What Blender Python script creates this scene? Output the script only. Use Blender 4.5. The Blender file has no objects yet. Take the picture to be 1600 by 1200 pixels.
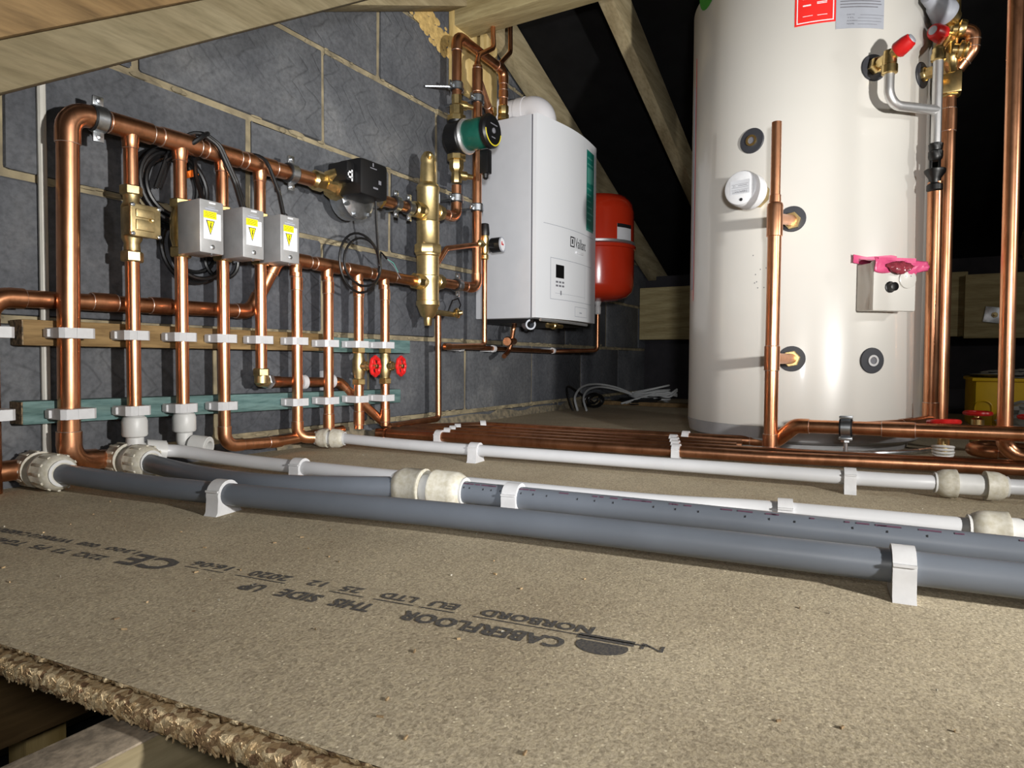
import bpy, bmesh, math, random
from mathutils import Vector, Matrix
random.seed(7)
PI = math.pi
V = Vector
scene = bpy.context.scene
col = scene.collection

# ------------------------------------------------------------------ camera
# world: X runs along the block wall, the wall face is y = 0, the room is y < 0,
# z = 0 is the top of the chipboard floor (metres)
CAM = V((0.0, -1.187865, 0.2044226))
yaw, pit, rol = math.radians(30.08876), math.radians(2.10905), math.radians(-0.32753)
fw = V((math.cos(yaw)*math.cos(pit), math.sin(yaw)*math.cos(pit), -math.sin(pit)))
rt = V((math.sin(yaw), -math.cos(yaw), 0))
dn = fw.cross(rt)
r2 = rt*math.cos(rol) + dn*math.sin(rol)
d2 = dn*math.cos(rol) - rt*math.sin(rol)
cd = bpy.data.cameras.new('camera')
cam = bpy.data.objects.new('camera', cd); col.objects.link(cam)
M3 = Matrix((r2, -d2, -fw)).transposed()
cam.matrix_world = Matrix.Translation(CAM) @ M3.to_4x4()
cd.sensor_width = 36; cd.lens = 1030.022/1600*36
cd.clip_start = 0.01; cd.clip_end = 50
scene.camera = cam

# ------------------------------------------------------------------ light
wd = bpy.data.worlds.new('attic_dark'); scene.world = wd; wd.use_nodes = True
wd.node_tree.nodes['Background'].inputs[0].default_value = (1.0, 0.97, 0.92, 1)
wd.node_tree.nodes['Background'].inputs[1].default_value = 0.018
def spot(name, loc, aim, power, size, blend, rad, color):
    l = bpy.data.lights.new(name, 'SPOT'); l.energy = power; l.spot_size = math.radians(size); l.spot_blend = blend
    l.shadow_soft_size = rad; l.color = color
    o = bpy.data.objects.new(name, l); col.objects.link(o); o.location = loc
    o.rotation_euler = (V(aim)-V(loc)).to_track_quat('-Z', 'Y').to_euler()
    return o
spot('work_lamp', (0.38, -2.05, 0.33), (0.98, -0.20, 1.10), 150, 120, 1.0, 0.03, (1.0, 0.975, 0.93))
spot('work_lamp_second', (1.25, -2.55, 0.75), (2.3, -0.4, 0.45), 17, 125, 1.0, 0.05, (1.0, 0.98, 0.95))
spot('camera_fill', (-0.10, -1.30, 0.34), (1.6, 0.1, 0.42), 6, 110, 0.6, 0.05, (1.0, 0.98, 0.95))  # added weak fill beside the camera, lifts the far wall and under-floor timbers
spot('boiler_fill', (-0.12, -1.32, 0.30), (2.12, 0.10, 0.62), 84, 56, 1.0, 0.04, (0.97, 0.98, 1.0))  # added narrow fill spot, brightens the boiler, red vessel and rafters
vs = scene.view_settings
vs.view_transform = 'Standard'; vs.look = 'None'; vs.gamma = 1.0; vs.use_curve_mapping = False
vs.exposure = 0.3

# ------------------------------------------------------------------ materials
def new_mat(name):
    m = bpy.data.materials.new(name); m.use_nodes = True
    nt = m.node_tree; b = nt.nodes['Principled BSDF']
    return m, nt, b
def N(nt, t, **kw):
    n = nt.nodes.new(t)
    for k, v in kw.items():
        if k in n.inputs: n.inputs[k].default_value = v
        else: setattr(n, k, v)
    return n
def ramp(nt, src, stops):
    r = nt.nodes.new('ShaderNodeValToRGB'); e = r.color_ramp.elements
    while len(e) < len(stops): e.new(0.5)
    for i, (p, c) in enumerate(stops):
        e[i].position = p; e[i].color = (*c, 1) if len(c) == 3 else c
    nt.links.new(src, r.inputs[0]); return r
def gpos(nt, scale=(1, 1, 1), rot=(0, 0, 0)):
    g = nt.nodes.new('ShaderNodeNewGeometry'); m = nt.nodes.new('ShaderNodeMapping')
    m.inputs['Scale'].default_value = scale; m.inputs['Rotation'].default_value = rot
    nt.links.new(g.outputs['Position'], m.inputs[0]); return m.outputs[0]
def noise(nt, vec, scale, detail=3, rough=.55, dist=0.0):
    n = N(nt, 'ShaderNodeTexNoise', Scale=scale, Detail=detail, Roughness=rough, Distortion=dist)
    nt.links.new(vec, n.inputs['Vector']); return n
def bump(nt, b, h, strength, dist=0.001):
    bp = N(nt, 'ShaderNodeBump', Strength=strength, Distance=dist)
    nt.links.new(h, bp.inputs['Height']); nt.links.new(bp.outputs[0], b.inputs['Normal']); return bp
def mixc(nt, fac, a, b2, mode='MIX'):
    m = nt.nodes.new('ShaderNodeMix'); m.data_type = 'RGBA'; m.blend_type = mode
    if isinstance(fac, float): m.inputs[0].default_value = fac
    else: nt.links.new(fac, m.inputs[0])
    for s, i in ((a, 6), (b2, 7)):
        if isinstance(s, tuple): m.inputs[i].default_value = (*s, 1)
        else: nt.links.new(s, m.inputs[i])
    return m.outputs[2]
def plain(name, c, rough=.5, metal=0.0, var=0.0, vscale=40, spec=None, coat=0.0, bumpv=0.0, c2=None):
    m, nt, b = new_mat(name)
    b.inputs['Roughness'].default_value = rough; b.inputs['Metallic'].default_value = metal
    if spec is not None: b.inputs['Specular IOR Level'].default_value = spec
    if coat: b.inputs['Coat Weight'].default_value = coat; b.inputs['Coat Roughness'].default_value = .1
    p = gpos(nt); n = noise(nt, p, vscale, 4)
    lo = c2 if c2 else tuple(x*(1-var) for x in c); hi = tuple(min(1, x*(1+var*.4)) for x in c)
    r = ramp(nt, n.outputs[0], [(.35, lo), (.65, hi)])
    nt.links.new(r.outputs[0], b.inputs['Base Color'])
    if bumpv: bump(nt, b, n.outputs[0], bumpv, .001)
    return m
def copper(name, c1, c2, r1, r2_):
    m, nt, b = new_mat(name); b.inputs['Metallic'].default_value = 1.0
    p = gpos(nt, (1, 1, .35)); n = noise(nt, p, 28, 5, .65); n2 = noise(nt, p, 140, 3)
    r = ramp(nt, n.outputs[0], [(.3, c2), (.62, c1)])
    sp = ramp(nt, n2.outputs[0], [(.25, (.80, .80, .80)), (.42, (1, 1, 1))])
    nt.links.new(mixc(nt, 1.0, r.outputs[0], sp.outputs[0], 'MULTIPLY'), b.inputs['Base Color'])
    rr = N(nt, 'ShaderNodeMapRange'); rr.inputs['To Min'].default_value = r1; rr.inputs['To Max'].default_value = r2_
    nt.links.new(n.outputs[0], rr.inputs['Value']); nt.links.new(rr.outputs[0], b.inputs['Roughness'])
    bump(nt, b, n2.outputs[0], .02, .0006)
    return m
def wood(name, ca, cb, axis='X', scale=14, rough=.75):
    m, nt, b = new_mat(name); b.inputs['Roughness'].default_value = rough
    b.inputs['Specular IOR Level'].default_value = .25
    sc = {'X': (.12, 1, 1), 'Y': (1, .12, 1), 'Z': (1, 1, .12)}[axis]
    p = gpos(nt, sc)
    n1 = noise(nt, p, scale, 3, .5, .6); n2 = noise(nt, p, scale*9, 4, .6, .2)
    w = N(nt, 'ShaderNodeTexWave', Scale=scale*.9, Distortion=5.0, Detail=2.0); w.bands_direction = 'DIAGONAL'
    nt.links.new(p, w.inputs['Vector'])
    r = ramp(nt, w.outputs['Fac'], [(.1, ca), (.9, cb)])
    r2 = ramp(nt, n2.outputs[0], [(.3, tuple(x*.72 for x in ca)), (.6, cb)])
    a = mixc(nt, .55, r.outputs[0], r2.outputs[0])
    r3 = ramp(nt, n1.outputs[0], [(.35, (.72, .68, .62)), (.6, (1, 1, 1))])
    nt.links.new(mixc(nt, .8, a, r3.outputs[0], 'MULTIPLY'), b.inputs['Base Color'])
    bump(nt, b, n2.outputs[0], .35, .0015)
    return m
def make_chipboard(name, edge=False):
    m, nt, b = new_mat(name); b.inputs['Roughness'].default_value = .82; b.inputs['Specular IOR Level'].default_value = .2
    p = gpos(nt)
    v = N(nt, 'ShaderNodeTexVoronoi', Scale=330 if not edge else 240); nt.links.new(p, v.inputs['Vector'])
    n1 = noise(nt, p, 420, 3, .6); n2 = noise(nt, p, 5, 4, .6); n3 = noise(nt, p, 150, 2)
    sp = N(nt, 'ShaderNodeTexVoronoi', Scale=260); nt.links.new(p, sp.inputs['Vector'])
    base = ramp(nt, n1.outputs[0], [(.28, (.30, .255, .185)), (.5, (.45, .395, .30)), (.75, (.58, .515, .41))])
    cellc = ramp(nt, v.outputs['Color'], [(.0, (.62, .60, .56)), (.45, (.95, .93, .9)), (1., (1.2, 1.18, 1.1))])
    a = mixc(nt, .75, base.outputs[0], cellc.outputs[0], 'MULTIPLY')
    big = ramp(nt, n2.outputs[0], [(.3, (.82, .79, .74)), (.65, (1.05, 1.04, 1.0))])
    a = mixc(nt, 1.0, a, big.outputs[0], 'MULTIPLY')
    # sparse pale flakes
    fl = ramp(nt, sp.outputs['Distance'], [(.14, (1, 1, 1)), (.24, (0, 0, 0))])
    pick = ramp(nt, sp.outputs['Color'], [(.72, (0, 0, 0)), (.76, (1, 1, 1))])
    mk = mixc(nt, 1.0, fl.outputs[0], pick.outputs[0], 'MULTIPLY')
    a = mixc(nt, mk, a, (.78, .70, .52))
    # sparse brown specks
    sp2 = N(nt, 'ShaderNodeTexVoronoi', Scale=36); nt.links.new(gpos(nt, (1, .6, 1)), sp2.inputs['Vector'])
    f2 = ramp(nt, sp2.outputs['Distance'], [(.03, (1, 1, 1)), (.055, (0, 0, 0))])
    pk2 = ramp(nt, sp2.outputs['Color'], [(.62, (0, 0, 0)), (.66, (1, 1, 1))])
    a = mixc(nt, mixc(nt, 1.0, f2.outputs[0], pk2.outputs[0], 'MULTIPLY'), a, (.20, .12, .06))
    if edge:
        e = ramp(nt, v.outputs['Color'], [(.1, (.19, .10, .05)), (.45, (.50, .34, .17)), (.8, (.78, .62, .38))])
        a = mixc(nt, .85, a, e.outputs[0])
    nt.links.new(a, b.inputs['Base Color'])
    hs = N(nt, 'ShaderNodeMath', operation='ADD'); nt.links.new(n1.outputs[0], hs.inputs[0]); nt.links.new(n3.outputs[0], hs.inputs[1])
    bump(nt, b, hs.outputs[0], .35 if not edge else .9, .0012)
    return m
def make_block():
    m, nt, b = new_mat('concrete_block'); b.inputs['Roughness'].default_value = .85; b.inputs['Specular IOR Level'].default_value = .3
    p = gpos(nt, (1, 1, 1)); oi = nt.nodes.new('ShaderNodeObjectInfo')
    n1 = noise(nt, p, 7, 5, .6); n2 = noise(nt, p, 90, 4, .65); n3 = noise(nt, p, 3.2, 2)
    r = ramp(nt, n1.outputs[0], [(.3, (.058, .062, .071)), (.55, (.092, .097, .107)), (.75, (.140, .143, .150))])
    sp = ramp(nt, n2.outputs[0], [(.3, (.68, .68, .68)), (.6, (1.05, 1.05, 1.05))])
    a = mixc(nt, 1.0, r.outputs[0], sp.outputs[0], 'MULTIPLY')
    rv = ramp(nt, oi.outputs['Random'], [(0, (.86, .86, .88)), (1, (1.16, 1.14, 1.10))])
    a = mixc(nt, 1.0, a, rv.outputs[0], 'MULTIPLY')
    # combed wavy keying strokes
    mp = nt.nodes.new('ShaderNodeMapping'); nt.links.new(p, mp.inputs[0])
    cmb = nt.nodes.new('ShaderNodeVectorMath'); cmb.operation = 'ADD'
    sc = nt.nodes.new('ShaderNodeVectorMath'); sc.operation = 'SCALE'; sc.inputs['Scale'].default_value = 3.7
    cx = nt.nodes.new('ShaderNodeCombineXYZ'); nt.links.new(oi.outputs['Random'], cx.inputs[0]); nt.links.new(oi.outputs['Random'], cx.inputs[2])
    nt.links.new(cx.outputs[0], sc.inputs[0]); nt.links.new(p, cmb.inputs[0]); nt.links.new(sc.outputs[0], cmb.inputs[1])
    mp = nt.nodes.new('ShaderNodeMapping'); mp.inputs['Rotation'].default_value = (0, .85, 0); mp.inputs['Scale'].default_value = (1, 1, 1)
    nt.links.new(cmb.outputs[0], mp.inputs[0])
    sx = nt.nodes.new('ShaderNodeSeparateXYZ'); nt.links.new(cmb.outputs[0], sx.inputs[0])
    def math_(op, a_, b_=None):
        q = nt.nodes.new('ShaderNodeMath'); q.operation = op
        for i_, v_ in enumerate((a_, b_)):
            if v_ is None: continue
            if isinstance(v_, (int, float)): q.inputs[i_].default_value = v_
            else: nt.links.new(v_, q.inputs[i_])
        return q.outputs[0]
    n4 = noise(nt, cmb.outputs[0], 9, 2); n5 = noise(nt, cmb.outputs[0], 2.2, 1)
    zig = math_('MULTIPLY', math_('PINGPONG', math_('ADD', sx.outputs[2], math_('MULTIPLY', n5.outputs[0], .12)), .042), 1.15)
    u_ = math_('ADD', math_('ADD', sx.outputs[0], zig), math_('MULTIPLY', n4.outputs[0], .075))
    fr_ = math_('FRACT', math_('MULTIPLY', u_, 21.0))
    ln = ramp(nt, fr_, [(.40, (1, 1, 1)), (.5, (.0, .0, .0)), (.60, (1, 1, 1))])
    msk = ramp(nt, n3.outputs[0], [(.46, (0, 0, 0)), (.60, (1, 1, 1))])
    ln2 = mixc(nt, msk.outputs[0], (1, 1, 1), ln.outputs[0])
    nt.links.new(mixc(nt, .24, a, ln2, 'MULTIPLY'), b.inputs['Base Color'])
    h = nt.nodes.new('ShaderNodeMath'); h.operation = 'MULTIPLY_ADD'; h.inputs[1].default_value = .22
    nt.links.new(n2.outputs[0], h.inputs[0]); nt.links.new(ln2, h.inputs[2])
    bump(nt, b, h.outputs[0], .5, .002)
    return m

M = {}
M['block'] = make_block()
M['mortar'] = plain('mortar', (.27, .225, .14), .9, 0, .35, 22, .2, bumpv=.6, c2=(.16, .135, .09))
M['chip'] = make_chipboard('chipboard'); M['chip_edge'] = make_chipboard('chipboard_edge', True)
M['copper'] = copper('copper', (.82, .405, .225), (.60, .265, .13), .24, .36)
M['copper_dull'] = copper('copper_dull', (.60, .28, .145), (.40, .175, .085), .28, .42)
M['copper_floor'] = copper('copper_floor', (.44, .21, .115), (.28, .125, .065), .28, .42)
M['solder'] = plain('solder', (.78, .66, .58), .35, .9, .2, 200)
M['brass'] = plain('brass', (.80, .60, .27), .30, 1.0, .25, 60)
M['brass_dull'] = plain('brass_dull', (.55, .43, .22), .42, 1.0, .3, 60)
M['brass_satin'] = plain('brass_satin', (.80, .62, .30), .38, 1.0, .12, 90)
M['zinc'] = plain('zinc_plated', (.62, .65, .68), .32, 1.0, .2, 80)
M['steel'] = plain('stainless', (.72, .72, .72), .42, .85, .06, 60)
M['steel_box'] = plain('steel_box', (.40, .40, .40), .45, .45, .15, 30)
M['rubber'] = plain('rubber_black', (.012, .012, .013), .5, 0, .2, 60)
M['black'] = plain('black_plastic', (.0045, .0045, .005), .42, 0, .1, 60)
M['cable'] = plain('cable_black', (.004, .004, .0045), .42, 0, .1, 60)
M['white'] = plain('white_plastic', (.64, .645, .66), .42, 0, .05, 60)
M['clip'] = plain('clip_white', (.52, .52, .53), .5, 0, .06, 90)
M['pipe_white'] = plain('pipe_white', (.49, .495, .51), .38, 0, .06, 12)
M['pipe_grey'] = plain('pipe_grey', (.115, .13, .155), .42, 0, .10, 10)
M['fit_white'] = plain('fitting_grubby', (.48, .46, .40), .5, 0, .12, 160, c2=(.40, .37, .29))
M['fit_clean'] = plain('fitting_clean', (.53, .53, .52), .42, 0, .05, 50)
M['cream'] = plain('cylinder_cream', (.665, .645, .60), .33, 0, .03, 3, coat=.3)
M['boiler'] = plain('boiler_white', (.70, .715, .74), .30, 0, .02, 4)
M['boiler_side'] = plain('boiler_side_grey', (.50, .51, .535), .38, 0, .03, 20)
M['flue'] = plain('flue_white', (.68, .67, .69), .35, 0, .02, 8)
M['red'] = plain('vessel_red', (.60, .035, .010), .22, 0, .06, 8, coat=.5)
M['redwheel'] = plain('wheel_red', (.62, .015, .015), .35, 0, .12, 70)
M['redlab'] = plain('label_red', (.80, .02, .015), .5, 0, .02, 60)
M['silverlab'] = plain('label_silver', (.36, .38, .43), .45, 0, .04, 60)
M['whitelab'] = plain('label_white', (.78, .78, .80), .5, 0, .02, 60)
M['yellow'] = plain('label_yellow', (.90, .76, .0), .5, 0, .02, 60)
M['ink'] = plain('ink_black', (.012, .012, .014), .6, 0, .1, 60)
M['inkgrey'] = plain('ink_grey', (.16, .16, .18), .6, 0, .1, 60)
M['stamp'] = plain('stamp_ink', (.032, .034, .040), .85, 0, .6, 500, c2=(.12, .105, .085))
M['green'] = plain('pump_green', (.006, .075, .052), .35, 0, .1, 60)
M['greenlab'] = plain('label_green', (.01, .19, .145), .45, 0, .04, 60)
M['greenlab2'] = plain('label_green_pale', (.09, .33, .27), .45, 0, .04, 60)
M['greyring'] = plain('boss_ring', (.035, .037, .045), .5, 0, .1, 60)
M['base_grey'] = plain('base_grey', (.40, .40, .41), .4, 0, .08, 30)
M['pink'] = plain('pink_tape', (.72, .10, .24), .3, 0, .1, 60)
M['pink_dark'] = plain('pink_tape_layered', (.30, .045, .065), .2, 0, .3, 90)
M['felt'] = plain('roof_felt', (.006, .006, .0065), .8, 0, .3, 12, .15, bumpv=.3)
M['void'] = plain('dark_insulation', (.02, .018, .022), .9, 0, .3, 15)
M['timber_x'] = wood('timber_along_wall', (.27, .22, .125), (.37, .31, .19), 'X')
M['timber_brace'] = wood('timber_brace', (.145, .120, .068), (.205, .172, .105), 'X', 16)
M['timber_y'] = wood('timber_across', (.32, .255, .125), (.44, .37, .20), 'Y')
M['timber_z'] = wood('timber_upright', (.52, .37, .13), (.68, .52, .24), 'Z')
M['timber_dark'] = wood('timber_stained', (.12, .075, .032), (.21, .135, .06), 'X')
M['batten'] = wood('batten_brown', (.15, .092, .036), (.28, .185, .08), 'X', 20)
M['batten_green'] = wood('batten_treated_green', (.062, .125, .122), (.13, .215, .208), 'X', 30)
M['endgrain'] = plain('end_grain', (.22, .16, .09), .9, 0, .6, 160, c2=(.05, .04, .028), bumpv=.5)
M['dusty'] = plain('dusty_timber', (.33, .27, .20), .9, 0, .4, 150, bumpv=.5)
M['foam'] = plain('foam_stain', (.52, .36, .13), .8, 0, .3, 60, bumpv=.6)
M['crate'] = plain('crate_yellow', (.75, .47, .005), .4, 0, .05, 30)
M['bag'] = plain('plastic_bag', (.40, .40, .38), .22, 0, .3, 40)
M['orange'] = plain('orange_connector', (.85, .16, .01), .4, 0, .05, 60)
M['ptfe'] = plain('ptfe_tape', (.8, .8, .78), .5, 0, .1, 90)
M['cable_white'] = plain('cable_white', (.40, .41, .41), .45, 0, .05, 60)
M['conduit'] = plain('conduit_putty', (.50, .485, .44), .6, 0, .08, 30)
M['debris'] = plain('wood_debris', (.42, .30, .16), .8, 0, .7, 70, c2=(.10, .06, .03))
M['kelly'] = plain('sticker_green', (.02, .25, .02), .5, 0, .05, 30)

# ------------------------------------------------------------------ mesh builder
def frame(d):
    d = V(d).normalized()
    a = V((0, 0, 1)) if abs(d.z) < .9 else V((1, 0, 0))
    u = d.cross(a).normalized(); return u, d.cross(u).normalized(), d
def fillet(pts, R, n=6):
    pts = [V(p) for p in pts]; out = [pts[0]]; spans = []
    for i in range(1, len(pts)-1):
        a, b, c = pts[i-1], pts[i], pts[i+1]
        u = (a-b); v = (c-b); lu, lv = u.length, v.length; u.normalize(); v.normalize()
        ang = u.angle(v, PI)
        if PI-ang < .03: out.append(b); spans.append(None); continue
        t = min(R/math.tan(ang/2), lu*.49, lv*.49); r = t*math.tan(ang/2)
        bis = (u+v).normalized(); cen = b + bis*(r/math.sin(ang/2))
        p0, p1 = b+u*t, b+v*t; e0, e1 = (p0-cen), (p1-cen); th = e0.angle(e1)
        arc = []
        for k in range(n+1):
            s = k/n
            arc.append(cen + (e0*math.sin((1-s)*th) + e1*math.sin(s*th))/math.sin(th))
        spans.append((arc, -u, v)); out += arc
    out.append(pts[-1]); return out, spans
class MB:
    def __init__(s): s.v = []; s.f = []
    def add(s, vs_, fs):
        o = len(s.v); s.v += [V(p) for p in vs_]; s.f += [[i+o for i in f] for f in fs]; return s
    def tube(s, path, r, seg=14, cap=True, closed=False):
        P = [V(p) for p in path]; n = len(P); rs = r if isinstance(r, (list, tuple)) else [r]*n
        T = []
        for i in range(n):
            if closed: t = P[(i+1) % n]-P[i-1]
            else: t = P[min(i+1, n-1)]-P[max(i-1, 0)]
            T.append(t.normalized())
        u, w_, _ = frame(T[0]); vs_ = []
        for i in range(n):
            if i:
                ax = T[i-1].cross(T[i]); 
                if ax.length > 1e-7:
                    q = Matrix.Rotation(T[i-1].angle(T[i]), 3, ax.normalized()); u = q @ u
                u = (u - T[i]*u.dot(T[i])).normalized()
            w_ = T[i].cross(u)
            for k in range(seg):
                a = 2*PI*k/seg; vs_.append(P[i] + (u*math.cos(a)+w_*math.sin(a))*rs[i])
        fs = []
        m = n if closed else n-1
        for i in range(m):
            for k in range(seg):
                j = (i+1) % n
                fs.append([i*seg+k, i*seg+(k+1) % seg, j*seg+(k+1) % seg, j*seg+k])
        if cap and not closed:
            fs.append(list(range(seg))[::-1]); fs.append([(n-1)*seg+k for k in range(seg)])
        return s.add(vs_, fs)
    def lathe(s, o, d, prof, seg=24, rot=0.0, cap=True):
        u, w_, d = frame(d); o = V(o); vs_ = []; n = len(prof)
        for t, r in prof:
            for k in range(seg):
                a = 2*PI*k/seg+rot; vs_.append(o + d*t + (u*math.cos(a)+w_*math.sin(a))*max(r, 1e-5))
        fs = [[i*seg+k, (i+1)*seg+k, (i+1)*seg+(k+1) % seg, i*seg+(k+1) % seg][::-1] for i in range(n-1) for k in range(seg)]
        if cap: fs.append(list(range(seg))[::-1]); fs.append([(n-1)*seg+k for k in range(seg)])
        return s.add(vs_, fs)
    def hexnut(s, o, d, r, L, rot=0.3):
        return s.lathe(o, d, [(0, r*.90), (L*.12, r), (L*.88, r), (L, r*.90)], 6, rot)
    def obox(s, c, ax, h, bev=0.0):
        c = V(c); ax = [V(a).normalized() for a in ax]
        bm = bmesh.new(); bmesh.ops.create_cube(bm, size=2)
        for v in bm.verts: v.co = V((v.co.x*h[0], v.co.y*h[1], v.co.z*h[2]))
        if bev: bmesh.ops.bevel(bm, geom=bm.edges[:], offset=bev, segments=2, profile=.6, affect='EDGES')
        bm.verts.index_update()
        vs_ = [c + ax[0]*v.co.x + ax[1]*v.co.y + ax[2]*v.co.z for v in bm.verts]
        fs = [[v.index for v in f.verts] for f in bm.faces]; bm.free()
        if ax[0].cross(ax[1]).dot(ax[2]) < 0: fs = [f[::-1] for f in fs]
        return s.add(vs_, fs)
    def box(s, x0, x1, y0, y1, z0, z1, bev=0.0):
        return s.obox(((x0+x1)/2, (y0+y1)/2, (z0+z1)/2), ((1, 0, 0), (0, 1, 0), (0, 0, 1)), (abs(x1-x0)/2, abs(y1-y0)/2, abs(z1-z0)/2), bev)
    def prism(s, poly, o, ux, uy, dvec):
        o, ux, uy, dvec = V(o), V(ux), V(uy), V(dvec); n = len(poly)
        vs_ = [o+ux*a+uy*b-dvec*.5 for a, b in poly] + [o+ux*a+uy*b+dvec*.5 for a, b in poly]
        fs = [list(range(n))[::-1], [n+i for i in range(n)]] + [[i, (i+1) % n, n+(i+1) % n, n+i] for i in range(n)]
        if ux.cross(uy).dot(dvec) < 0: fs = [f[::-1] for f in fs]
        return s.add(vs_, fs)
    def ring(s, o, d, ri, ro, L, seg=24):
        return s.lathe(o, d, [(0, ri), (0, ro), (L, ro), (L, ri), (0, ri)], seg, cap=False)
    def torus(s, o, d, R, r, seg=28, sub=8):
        u, w_, d = frame(d); P = [V(o)+(u*math.cos(2*PI*k/seg)+w_*math.sin(2*PI*k/seg))*R for k in range(seg)]
        return s.tube(P, r, sub, closed=True)
    def ball(s, o, r, seg=14, sq=(1, 1, 1)):
        vs_ = []; fs = []; n = seg//2
        for i in range(n+1):
            for k in range(seg):
                a = PI*i/n; b = 2*PI*k/seg
                vs_.append(V(o)+V((r*sq[0]*math.sin(a)*math.cos(b), r*sq[1]*math.sin(a)*math.sin(b), r*sq[2]*math.cos(a))))
        for i in range(n):
            for k in range(seg): fs.append([i*seg+k, (i+1)*seg+k, (i+1)*seg+(k+1) % seg, i*seg+(k+1) % seg])
        return s.add(vs_, fs)
    def quad(s, a, b, c, d): return s.add([a, b, c, d], [[0, 1, 2, 3]])
    def mapped(s, vf, fn):
        return s.add([fn(p[0], p[1]) for p in vf[0]], vf[1])
    def build(s, name, mat, parent=None, label=None, org=None, sharp=35):
        me = bpy.data.meshes.new(name)
        o0 = V(parent['_o']) if parent is not None else (V(org) if org is not None else V((0, 0, 0)))
        if parent is None and org is None and s.v:
            xs = [p.x for p in s.v]; ys = [p.y for p in s.v]; zs = [p.z for p in s.v]
            o0 = V(((min(xs)+max(xs))/2, (min(ys)+max(ys))/2, min(zs)))
        me.from_pydata([tuple(p-o0) for p in s.v], [], s.f)
        bm = bmesh.new(); bm.from_mesh(me); bmesh.ops.recalc_face_normals(bm, faces=bm.faces[:]); bm.to_mesh(me); bm.free()
        me.polygons.foreach_set('use_smooth', [True]*len(me.polygons))
        me.set_sharp_from_angle(angle=math.radians(sharp))
        me.materials.append(M[mat] if isinstance(mat, str) else mat)
        o = bpy.data.objects.new(name, me); col.objects.link(o)
        o['_o'] = tuple(o0)
        if parent is not None: o.parent = parent
        else: o.location = o0
        if label: o['label'] = label
        return o
def thing(name, label, cat, loc, group=None):
    o = bpy.data.objects.new(name, None); col.objects.link(o); o.location = loc; o['_o'] = tuple(loc)
    o.empty_display_size = .02
    o['label'] = label; o['category'] = cat
    if group: o['group'] = group
    return o
def tag(o, label, cat, group=None, kind=None):
    if kind: o['kind'] = kind
    if label: o['label'] = label
    if cat: o['category'] = cat
    if group: o['group'] = group
    return o
def struct(o, label=None):
    o['kind'] = 'structure'
    if label: o['label'] = label
    return o
def copy_tree(o, delta, parent=None):
    c = o.copy(); col.objects.link(c)
    if parent is not None: c.parent = parent
    else: c.location = o.location + V(delta); c['_o'] = tuple(c.location)
    for ch in [x for x in o.children]: copy_tree(ch, delta, c)
    return c
_tc = {}
def text_mesh(s, w_, h, al='LEFT'):
    """flat lettering as a mesh scaled to width w_ and height h, lower left at the origin"""
    if s not in _tc:
        cu = bpy.data.curves.new('lettering', 'FONT'); cu.body = s; cu.resolution_u = 2
        ob = bpy.data.objects.new('lettering', cu); col.objects.link(ob)
        dg = bpy.context.evaluated_depsgraph_get(); me = bpy.data.meshes.new_from_object(ob.evaluated_get(dg))
        vs_ = [tuple(v.co) for v in me.vertices]; fs = [list(p.vertices) for p in me.polygons]
        bpy.data.objects.remove(ob); bpy.data.curves.remove(cu); bpy.data.meshes.remove(me)
        _tc[s] = (vs_, fs)
    vs_, fs = _tc[s]
    x0 = min(v[0] for v in vs_); x1 = max(v[0] for v in vs_); y0 = min(v[1] for v in vs_); y1 = max(v[1] for v in vs_)
    k = (w_/(x1-x0), h/(y1-y0))
    return [((v[0]-x0)*k[0], (v[1]-y0)*k[1]) for v in vs_], fs
def rect_mesh(x, y, w_, h, nx=1):
    vs_ = [(x+w_*i/nx, y+h*j) for j in (0, 1) for i in range(nx+1)]
    return vs_, [[i, i+1, nx+1+i+1, nx+1+i] for i in range(nx)]
def shift(vf, dx, dy): return [(x+dx, y+dy) for x, y in vf[0]], vf[1]

# ------------------------------------------------------------------ piping helpers
def run(root, pts, r, R=None, mat='copper', fitmat=None, elbows=True, name='pipe', fr=1.13, seg=16, open_end=None):
    """a pipe along pts inside thing root; each bend gets an elbow fitting with solder rings"""
    R = R or r*2.6
    path, spans = fillet(pts, R)
    MB().tube(path, r, seg).build(name, mat, root)
    if elbows:
        for sp in spans:
            if not sp: continue
            arc, d0, d1 = sp
            L = r*1.3
            e = [arc[0]-d0*L] + arc + [arc[-1]+d1*L]
            eo = MB().tube(e, r*fr, seg).build('elbow', fitmat or mat, root)
            for q, dq in ((arc[0]-d0*L, d0), (arc[-1]+d1*L, d1)): MB().torus(q, dq, r*1.06, r*.06, 18, 6).build('solder_ring', 'solder', eo)
    return path
def sleeve(root, a, b, r, mat='copper', name='coupling', rings=True, fr=1.13):
    a, b = V(a), V(b); d = b-a; L = d.length
    o = MB().lathe(a, d, [(0, r*1.03), (0.001, r*fr), (L-.001, r*fr), (L, r*1.03)], 18).build(name, mat, root)
    if rings:
        for q in (a, b): MB().torus(q, d, r*1.05, r*.06, 18, 6).build('solder_ring', 'solder', o)
    return o
def tee(root, c, d, bd, r, rb, L=.036, B=.034, mat='copper'):
    c, d, bd = V(c), V(d).normalized(), V(bd).normalized()
    m = MB(); m.lathe(c-d*L, d, [(0, r*1.02), (.001, r*1.13), (2*L-.001, r*1.13), (2*L, r*1.02)], 18)
    m.lathe(c, bd, [(0, rb*1.2), (r*1.13+.004, rb*1.22), (r+.010, rb*1.13), (B, rb*1.13), (B+.001, rb)], 18)
    o = m.build('tee', mat, root)
    for q, dq, rq in ((c-d*L, d, r), (c+d*L, d, r), (c+bd*B, bd, rb)): MB().torus(q, dq, rq*1.05, rq*.06, 18, 6).build('solder_ring', 'solder', o)

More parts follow.
